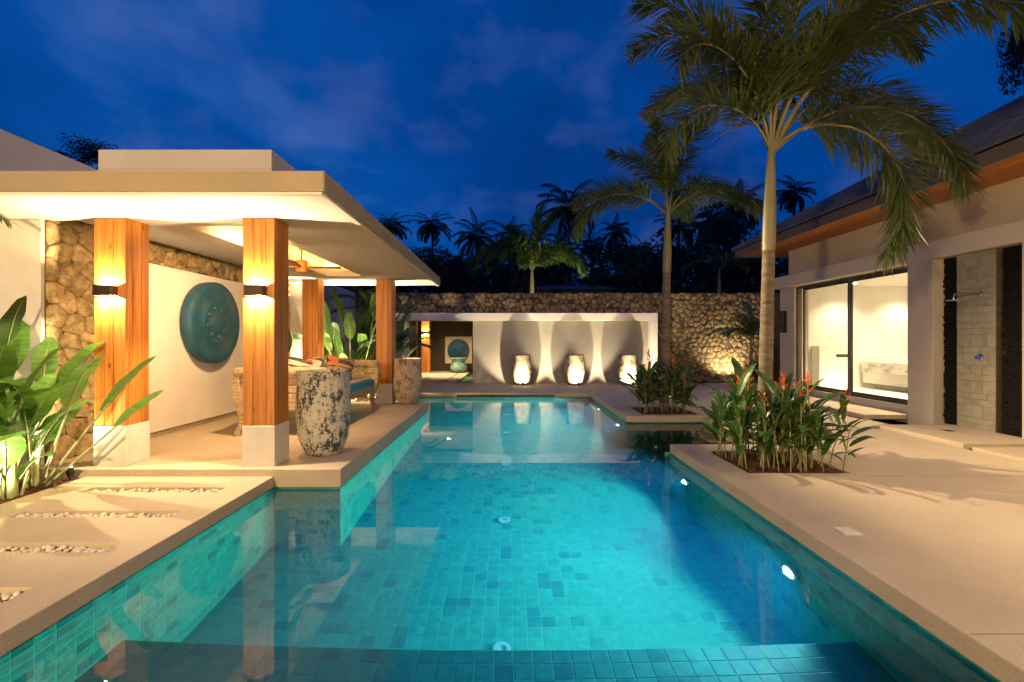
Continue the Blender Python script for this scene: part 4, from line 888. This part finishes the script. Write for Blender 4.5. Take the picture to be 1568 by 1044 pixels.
foxtail('green_palm', 'small dim feather palm behind the stone wall left of the near trunk', (9.2, 21.0, 0), (9.25, 21, 4.6),
        [(170, 50, 1.8, 110), (10, 50, 1.8, 110), (90, 75, 1.8, 60), (-60, 60, 1.6, 110), (230, 60, 1.6, 110)], (FROND, RACHIS, TRUNK, SHAFT), 14, nl=200, ll=.5, wd=.022, r0=.08)
foxtail('corner_palm', 'palm at the left edge with one frond tip reaching into view', (-7.6, 4.6, 0), (-7.6, 4.6, 2.2),
        [(4, 50, 2.85, 92), (70, 60, 1.6, 90), (150, 50, 1.6, 90), (-40, 60, 1.4, 90)], (GREEN_PALM, RACHIS, TRUNK, SHAFT), 15, nl=170, ll=.34, wd=.014, plume=False)

# silhouettes beyond the wall
def coco_crown(seed):
    q = random.Random(seed); m = MB(); n = 26
    for k in range(n):
        el = R(80 - 120 * (k / n) ** .9 + q.uniform(-8, 8)); frond_faces(m, q.uniform(3.4, 4.4), el, R(q.uniform(60, 100)), 120, 1.05, False, q, .05, .14, az=k * 2.4 + q.uniform(-.2, .2), droop=1.0)
    return m.data('crown', [FAR_PALM, FAR_PALM])
COCO = [coco_crown(k) for k in range(4)]
def coconut(px, py, Y, label, s=1.0, k=0):
    c = at(px, py, Y); t = thing('coconut_palm', label, 'palm tree', (c.x, Y, 0), group='dark palms beyond the stone wall'); q = random.Random(int(px))
    lx = q.uniform(-.6, .6); m = MB(); m.tube([(lx, 0, -.1), (lx * .9, 0, c.z * .3), (lx * .4, 0, c.z * .7), (0, 0, c.z)], [.22, .17, .14, .12], 8); m.build('trunk', FAR_TRUNK, t)
    link('crown', COCO[k % 4], t, (0, 0, c.z), (q.uniform(-.22, .22), q.uniform(-.22, .22), q.uniform(0, 6.28)), (s * q.uniform(.95, 1.25), s, s * q.uniform(.85, 1.3))); return t
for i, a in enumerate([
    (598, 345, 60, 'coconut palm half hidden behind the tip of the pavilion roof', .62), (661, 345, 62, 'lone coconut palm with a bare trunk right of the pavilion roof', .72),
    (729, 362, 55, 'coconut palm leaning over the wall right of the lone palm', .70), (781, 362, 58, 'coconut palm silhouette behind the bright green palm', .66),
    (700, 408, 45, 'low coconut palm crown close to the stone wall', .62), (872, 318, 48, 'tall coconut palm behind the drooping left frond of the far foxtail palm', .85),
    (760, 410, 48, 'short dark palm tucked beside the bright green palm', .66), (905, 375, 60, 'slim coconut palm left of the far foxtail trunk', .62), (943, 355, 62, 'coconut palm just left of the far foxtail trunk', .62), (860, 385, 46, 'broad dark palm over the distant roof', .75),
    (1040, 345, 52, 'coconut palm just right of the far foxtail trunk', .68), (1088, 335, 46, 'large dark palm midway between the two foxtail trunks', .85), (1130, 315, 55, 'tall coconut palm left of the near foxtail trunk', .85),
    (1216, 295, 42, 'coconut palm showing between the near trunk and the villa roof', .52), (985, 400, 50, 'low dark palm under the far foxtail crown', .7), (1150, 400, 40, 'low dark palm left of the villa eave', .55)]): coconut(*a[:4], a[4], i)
def bush_crown(seed, n=2600):
    q = random.Random(seed); m = MB(); blobs = [(q.uniform(-.8, .8), q.uniform(-.5, .5), q.uniform(-.5, .75), q.uniform(.25, .48)) for _ in range(16)]
    for _ in range(n):
        b = q.choice(blobs); d = Vector((q.gauss(0, 1), q.gauss(0, 1), q.gauss(0, 1))).normalized() * b[3] * q.uniform(.5, 1.08) ** .6; c = Vector(b[:3]) + d
        a = Vector((q.gauss(0, 1), q.gauss(0, 1), q.gauss(0, 1))).normalized(); u = a.orthogonal().normalized(); v = a.cross(u); s = q.uniform(.02, .045)
        m.mesh([c - u*s*1.6, c - v*s*.7, c + u*s*1.6, c + v*s*.7], [(0, 1, 2, 3)])
    return m.data('crown', FAR_LEAF)
BUSH = [bush_crown(k) for k in range(3)]
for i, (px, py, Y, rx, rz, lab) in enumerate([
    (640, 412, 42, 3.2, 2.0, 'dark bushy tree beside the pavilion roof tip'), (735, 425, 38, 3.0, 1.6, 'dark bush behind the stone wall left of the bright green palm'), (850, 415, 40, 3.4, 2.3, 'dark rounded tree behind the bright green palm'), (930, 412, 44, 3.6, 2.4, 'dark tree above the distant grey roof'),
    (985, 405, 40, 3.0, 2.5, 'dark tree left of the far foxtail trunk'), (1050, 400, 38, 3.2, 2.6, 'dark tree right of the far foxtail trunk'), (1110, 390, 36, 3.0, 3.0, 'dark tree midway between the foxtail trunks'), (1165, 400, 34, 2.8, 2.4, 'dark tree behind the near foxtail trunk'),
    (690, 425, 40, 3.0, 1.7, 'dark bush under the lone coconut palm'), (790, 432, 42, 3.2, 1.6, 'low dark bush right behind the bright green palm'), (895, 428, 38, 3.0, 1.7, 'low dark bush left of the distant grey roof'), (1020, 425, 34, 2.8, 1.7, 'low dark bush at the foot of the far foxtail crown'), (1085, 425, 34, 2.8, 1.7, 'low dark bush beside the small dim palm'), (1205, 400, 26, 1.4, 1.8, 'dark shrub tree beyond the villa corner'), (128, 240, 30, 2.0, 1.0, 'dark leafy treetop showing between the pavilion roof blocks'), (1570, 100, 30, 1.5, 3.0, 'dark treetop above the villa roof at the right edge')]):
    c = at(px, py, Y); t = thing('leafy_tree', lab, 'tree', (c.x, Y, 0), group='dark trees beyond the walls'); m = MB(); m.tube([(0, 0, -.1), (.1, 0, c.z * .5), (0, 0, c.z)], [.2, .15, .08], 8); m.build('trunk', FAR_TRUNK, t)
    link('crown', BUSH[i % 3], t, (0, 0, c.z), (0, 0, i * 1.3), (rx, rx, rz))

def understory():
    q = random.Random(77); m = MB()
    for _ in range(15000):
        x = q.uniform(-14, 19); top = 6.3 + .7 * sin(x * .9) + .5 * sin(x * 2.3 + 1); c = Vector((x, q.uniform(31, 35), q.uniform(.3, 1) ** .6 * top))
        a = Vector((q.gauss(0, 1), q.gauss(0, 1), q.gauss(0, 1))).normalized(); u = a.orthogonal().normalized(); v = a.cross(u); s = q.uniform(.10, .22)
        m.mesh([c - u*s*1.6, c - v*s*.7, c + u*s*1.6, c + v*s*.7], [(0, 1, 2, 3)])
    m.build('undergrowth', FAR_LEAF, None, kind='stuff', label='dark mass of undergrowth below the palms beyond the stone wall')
understory()

# planters
heliconia(PLANT_NEAR, 64, 21, 'dense orange-flowered heliconia clump in the near planter round the big palm', 15, 1.0, (3.17, 5.95))
heliconia(PLANT_FAR, 48, 22, 'orange-flowered heliconia clump in the far planter below the slim palm', 13, .98, (3.30, 10.15))

# big-leaved plants: each plant > stalk, leaves
def paddle_plant(x, y, z, label, leaves, seed, mats=(PADDLE, PSTEM), name='bird_of_paradise', group=None):
    """leaves: (azimuth, lean from vertical, petiole length, blade length, blade width, droop, tear)"""
    t = thing(name, label, 'plant', (x, y, z), group=group); q = random.Random(seed)
    for i, (az, lean, pl, bl_, bw_, curl, tear) in enumerate(leaves):
        me = leaf_data('leaf', bl_, bw_, list(mats), pl, curl, q.uniform(.15, .4), .10, seed * 20 + i, 12, .016, tear, 0)
        r = math.hypot(q.uniform(0, .06), .03); a = R(az)
        link('leaf', me, t, (r * cos(a), r * sin(a), -.05), Euler((q.uniform(-.5, .5), -(pi/2 - R(lean)), a), 'XYZ'))
    m = MB(); m.tube([(0, 0, -.05), (0, 0, .25), (.01, .01, .5)], [.05, .038, .02], 10); m.build('stalk', mats[1], t)
    return t
paddle_plant(-4.92, 4.95, -.04, 'big-leaved plant with torn pale leaves crossing the front left column', [(-20, 30, 1.05, .75, .30, .9, 0), (-8, 42, 1.15, .85, .16, .35, .35), (5, 48, 1.0, .62, .16, .25, .15), (120, 12, 1.1, .6, .26, .7, 0), (200, 25, .9, .7, .28, 1.2, 0), (-75, 35, .7, .6, .25, 1.5, .1), (-60, 14, .8, .62, .28, 1.9, 0)], 1)
paddle_plant(-5.22, 4.62, -.04, 'bright green big-leaved plant in front of the rubble stone wall', [(-50, 25, .95, .7, .28, 1.0, 0), (20, 20, 1.05, .75, .30, 1.0, 0), (100, 15, 1.2, .7, .28, .8, 0), (180, 28, .95, .75, .30, 1.1, .1), (250, 35, .7, .65, .26, 1.4, 0), (-10, 40, .55, .5, .2, 1.4, 0), (-100, 18, .5, .5, .2, 1.6, 0)], 2)
paddle_plant(-5.45, 4.15, -.04, 'dense leafy plant at the lower left edge of the bed', [(-30, 22, .9, .7, .28, 1.0, 0), (40, 30, .85, .7, .28, 1.1, .1), (110, 18, 1.1, .7, .3, .8, 0), (200, 25, .9, .7, .28, 1.1, 0), (300, 38, .6, .55, .24, 1.5, 0), (-60, 30, .45, .5, .2, 1.3, 0)], 3)
paddle_plant(-5.55, 5.02, -.04, 'tall dark-leaved plant against the white wall at left', [(10, 8, 1.35, .75, .30, .5, 0), (100, 18, 1.2, .8, .3, .8, 0), (200, 20, 1.15, .75, .3, .8, 0), (-60, 25, 1.0, .7, .28, 1.0, 0), (-120, 30, .9, .7, .3, 1.2, .1)], 4, (DARK_PADDLE, PSTEM))
paddle_plant(-5.05, 4.35, -.04, 'young pale-stemmed plant at the front of the left bed', [(0, 15, .7, .4, .16, .9, 0), (90, 20, .8, .5, .2, 1, 0), (180, 15, .75, .5, .2, 1, 0), (270, 25, .5, .4, .16, 1.2, 0), (-30, 35, .4, .35, .14, 1.3, .2)], 5)
paddle_plant(-4.78, 4.60, -.04, 'small upright shoots beside the terrace edge', [(20, 12, .45, .3, .10, .5, 0), (140, 10, .55, .3, .1, .6, 0), (260, 14, .4, .3, .1, .6, 0)], 6)
paddle_plant(-5.9, 4.7, -.04, 'leafy plant half out of frame at far left', [(-20, 20, 1.1, .75, .3, 1.0, 0), (60, 15, 1.2, .8, .3, .9, 0), (160, 25, 1.0, .7, .28, 1, 0), (-80, 30, .8, .65, .26, 1.3, 0), (230, 18, .9, .6, .26, 1.2, 0)], 7, (DARK_PADDLE, PSTEM))
paddle_plant(-5.32, 4.95, -.04, 'broad upright plant just left of the stone pier', [(-40, 12, 1.0, .7, .32, 1.3, 0), (30, 25, 1.1, .8, .34, 1.1, 0), (110, 10, 1.25, .75, .3, .7, 0), (200, 22, 1.0, .7, .32, 1.2, .1), (-90, 30, .75, .65, .3, 1.5, 0), (-15, 34, .85, .7, .3, 1.2, 0)], 13)
paddle_plant(-5.72, 4.40, -.04, 'broad-leaved plant at the left edge beside the mulch', [(-25, 24, .85, .75, .34, 1.2, 0), (35, 14, 1.05, .75, .34, 1.0, 0), (-70, 30, .6, .6, .28, 1.4, 0), (120, 20, 1.0, .7, .3, 1, 0), (200, 24, .8, .7, .3, 1.2, .1), (10, 40, .5, .5, .22, 1.2, 0)], 14)
low = [(-40, 34, .45, .62, .32, 1.3, 0), (-62, 20, .62, .66, .34, 1.5, .08), (20, 28, .55, .66, .33, 1.2, 0), (80, 18, .7, .66, .32, 1.0, 0), (150, 30, .5, .6, .26, 1.3, .1), (220, 34, .45, .58, .26, 1.3, 0), (-90, 40, .35, .55, .24, 1.4, 0), (-15, 46, .32, .5, .2, 1.2, 0)]
for k, (x, y, lab) in enumerate(((-4.98, 4.70, 'low bushy plant in front of the stone pier'), (-5.30, 4.35, 'low bushy plant in the middle of the left bed'), (-5.62, 4.05, 'low bushy plant at the lower left picture edge'), (-5.02, 4.08, 'low plant beside the second pebble strip'), (-5.15, 4.92, 'broad leafy plant at the foot of the stone pier'), (-5.78, 4.85, 'broad leafy plant under the white wall at left'), (-5.4, 4.72, 'leafy plant half hidden in the left bed'))):
    paddle_plant(x, y, -.04, lab, [(a_ + 53 * k, b_ * .9, c_ * (1.0 + .12 * (k % 3)), d_, e_, f_, g_) for a_, b_, c_, d_, e_, f_, g_ in low], 40 + k)
# behind the pavilion
big = [(-60, 22, .55, .95, .36, .7, 0), (-20, 38, .5, .95, .36, .8, 0), (-110, 30, .5, .9, .34, .8, 0), (40, 25, .7, .95, .36, .7, 0), (160, 15, .8, 1.0, .34, .4, 0), (-85, 8, .9, 1.0, .34, .4, 0), (220, 40, .4, .8, .3, 1.0, 0)]
paddle_plant(-4.35, 12.3, -.05, 'broad-leaved plant between the two back columns', big, 8, (PADDLE, PSTEM), 'broadleaf_plant')
paddle_plant(-3.75, 12.9, -.05, 'broad-leaved plant in the middle of the bed behind the pavilion', [(a + 40, b, c, d * .9, e, f, g_) for a, b, c, d, e, f, g_ in big], 9, (DARK_PADDLE, PSTEM), 'broadleaf_plant')
paddle_plant(-5.05, 11.45, -.05, 'dark single-leaved plant left of the back column', [(a + 80, b * .7, c + .55, d * .8, e, f, g_) for a, b, c, d, e, f, g_ in big[:5]], 10, (DARK_PADDLE, PSTEM), 'broadleaf_plant')
paddle_plant(-3.2, 12.2, -.05, 'low bright green plant behind the daybed end', [(a * 1.3, b + 18, .25, .55, .22, .9, 0) for a, b, *_ in big], 11, (PADDLE, PSTEM), 'broadleaf_plant')
paddle_plant(-3.0, 13.3, -.05, 'low leafy plant beside the back column of the pavilion', [(a * 1.7 + 30, b + 12, .45, .6, .24, .9, 0) for a, b, *_ in big], 12, (PADDLE, PSTEM), 'broadleaf_plant')
for k, (x, y, s_, lab) in enumerate(((-4.75, 12.6, 1.0, 'broad-leaved plant against the white garden wall'), (-4.1, 13.4, 1.1, 'tall broad-leaved plant behind the slender palm'), (-3.4, 12.7, .8, 'rounded leafy plant in front of the feather palm'), (-3.95, 12.0, .8, 'leafy plant right behind the daybed end panel'), (-4.6, 14.2, 1.2, 'tall leafy plant in the far corner of the bed'))):
    paddle_plant(x, y, -.05, lab, [(a_ + 67 * k, b_, (c_ + .85 + .3 * (k % 2)) * s_, d_ * .95 * s_, e_, f_, g_) for a_, b_, c_, d_, e_, f_, g_ in big], 60 + k, (PADDLE, PSTEM) if k % 2 else (DARK_PADDLE, PSTEM), 'broadleaf_plant')
foxtail('areca_palm', 'slender feathery palm in the garden behind the pavilion', (-3.95, 13.6, -.05), (-3.9, 13.6, 2.25), [(0, 60, 1.5, 90), (180, 60, 1.5, 95), (-60, 70, 1.4, 90), (-120, 72, 1.4, 80), (60, 80, 1.4, 50), (120, 62, 1.4, 90), (-20, 40, 1.3, 90), (200, 35, 1.2, 80)], (FROND, RACHIS, TRUNK, SHAFT), 16, nl=330, ll=.38, wd=.020, r0=.045, plume=False)
foxtail('areca_palm', 'bushy low feather palm next to the far garden wall', (-3.3, 14.6, -.05), (-3.3, 14.6, 1.2), [(20, 50, 1.5, 95), (160, 50, 1.5, 95), (-60, 60, 1.4, 95), (-110, 55, 1.4, 95), (80, 80, 1.5, 50), (200, 30, 1.3, 80), (-20, 35, 1.3, 80)], (GREEN_PALM, RACHIS, TRUNK, SHAFT), 17, nl=330, ll=.38, wd=.020, r0=.05, plume=False)
foxtail('areca_palm', 'bushy feather palm in the corner between stone wall and villa', (7.75, 15.3, -.05), (7.75, 15.3, 1.5), [(180, 50, 1.5, 95), (120, 60, 1.5, 90), (-100, 62, 1.5, 95), (-150, 50, 1.5, 100), (80, 80, 1.6, 50), (220, 72, 1.4, 80), (30, 60, 1.4, 90)], (GREEN_PALM, RACHIS, TRUNK, SHAFT), 18, nl=330, ll=.38, wd=.020, r0=.05, plume=False)

# ------------------------------------------------------------------ garden lamps and added fill lamps
spike_light((-4.70, 5.12, -.03), (-5.0, 5.0, 1.6), 70, SOFT, 'small bright spotlight at the corner of the pavilion step and planting bed', cone=140, blend=.6)
spike_light((-4.74, 4.05, -.03), (-5.3, 4.75, .9), 150, SOFT, 'garden spotlight hidden among the left bed plants', cone=140, blend=.6)
spike_light((-2.95, 11.35, -.04), (-4.0, 12.9, 1.2), 520, SOFT, 'garden spotlight in the bed behind the pavilion', cone=140, blend=.7)
spike_light((-4.7, 11.35, -.04), (-4.1, 12.9, 1.5), 420, SOFT, 'garden spotlight at the left end of the bed behind the pavilion', cone=140, blend=.7)
spike_light((3.45, 6.40, -.02), (3.3, 5.95, 4.6), 70, SOFT, 'palm spotlight hidden in the near planter', cone=80, blend=.7)
spike_light((3.55, 10.68, -.02), (3.36, 10.2, 4.6), 200, SOFT, 'palm spotlight hidden in the far planter', cone=80, blend=.7)
spike_light((1.7, 17.95, .0), (.95, 20.2, 4.9), 1300, SOFT, 'garden spotlight behind the stone wall below the green palm', cone=100, blend=.7)
def fill_flood(loc, aim, power, color, label, cone=110):
    t = thing('floodlight', label, 'floodlight', loc); d = (Vector(aim) - Vector(loc)).normalized(); m = MB(); m.tube([-d * .10, d * .02, d * .05], [.05, .07, .075], 16); m.build('body', BLACK, t)
    m = MB(); m.tube([d * .051, d * .056], .06, 16); m.build('lens', GLOW, t); lamp('floodlight_lamp', 'SPOT', Vector(loc) + d * .09, power, color, t, aim, cone, .9, .09); m = MB(); m.tube([(0, 0, -.2), (0, 0, 0)], .015, 8); m.build('bracket', BLACK, t); return t
fill_flood((-2.9, 9.2, 3.78), (4.3, 5.6, 0), 5200, (1.0, .72, .40), 'floodlight on the raised pavilion roof aimed at the paving', 52)  # added unseen lamp; lights the paving and throws the plant shadows
for i, y in enumerate((.6, 3.0, 5.2)):  # added out-of-frame lamps, warm fill for the right paving
    t = thing('eave_downlight', ['eave downlight nearest the camera above the right paving', 'middle eave downlight above the right paving', 'eave downlight above the shower slab'][i], 'downlight', (6.95, y, 3.98), group='eave downlights of the villa')
    m = MB(); m.tube([(0, 0, -.015), (0, 0, 0)], .05, 16); m.build('lens', GLOW, t); lamp('downlight_lamp', 'SPOT', (6.95, y, 3.94), 240, WARM, t, (5.6, y, 0), 130, .8, .05)

for i, (x, y) in enumerate(((-3.6, -3.2), (3.4, -3.4))):  # added lanterns behind the camera, warm front fill for the scene
    t = thing('terrace_lantern', ['lantern on the terrace behind the viewpoint to the left', 'lantern on the terrace behind the viewpoint to the right'][i], 'lantern', (x, y, 0), group='terrace lanterns')
    m = MB(); m.tube([(0, 0, 0), (0, 0, 2.5)], .03, 10); m.build('post', BLACK, t); m = MB(); m.lathe([(.13, 2.52), (.15, 2.6), (.15, 2.9), (.13, 2.98)], 20); m.build('globe', emit('lantern_glass', (1, .74, .42), 40), t)
    m = MB(); m.lathe([(0, 3.05), (.2, 2.99), (.2, 2.985), (0, 2.985)], 20); m.build('cap', BLACK, t)
    lamp('lantern_lamp', 'POINT', (x, y + .22, 2.75), (1800, 850)[i], (1.0, .66, .29), t, radius=.12)
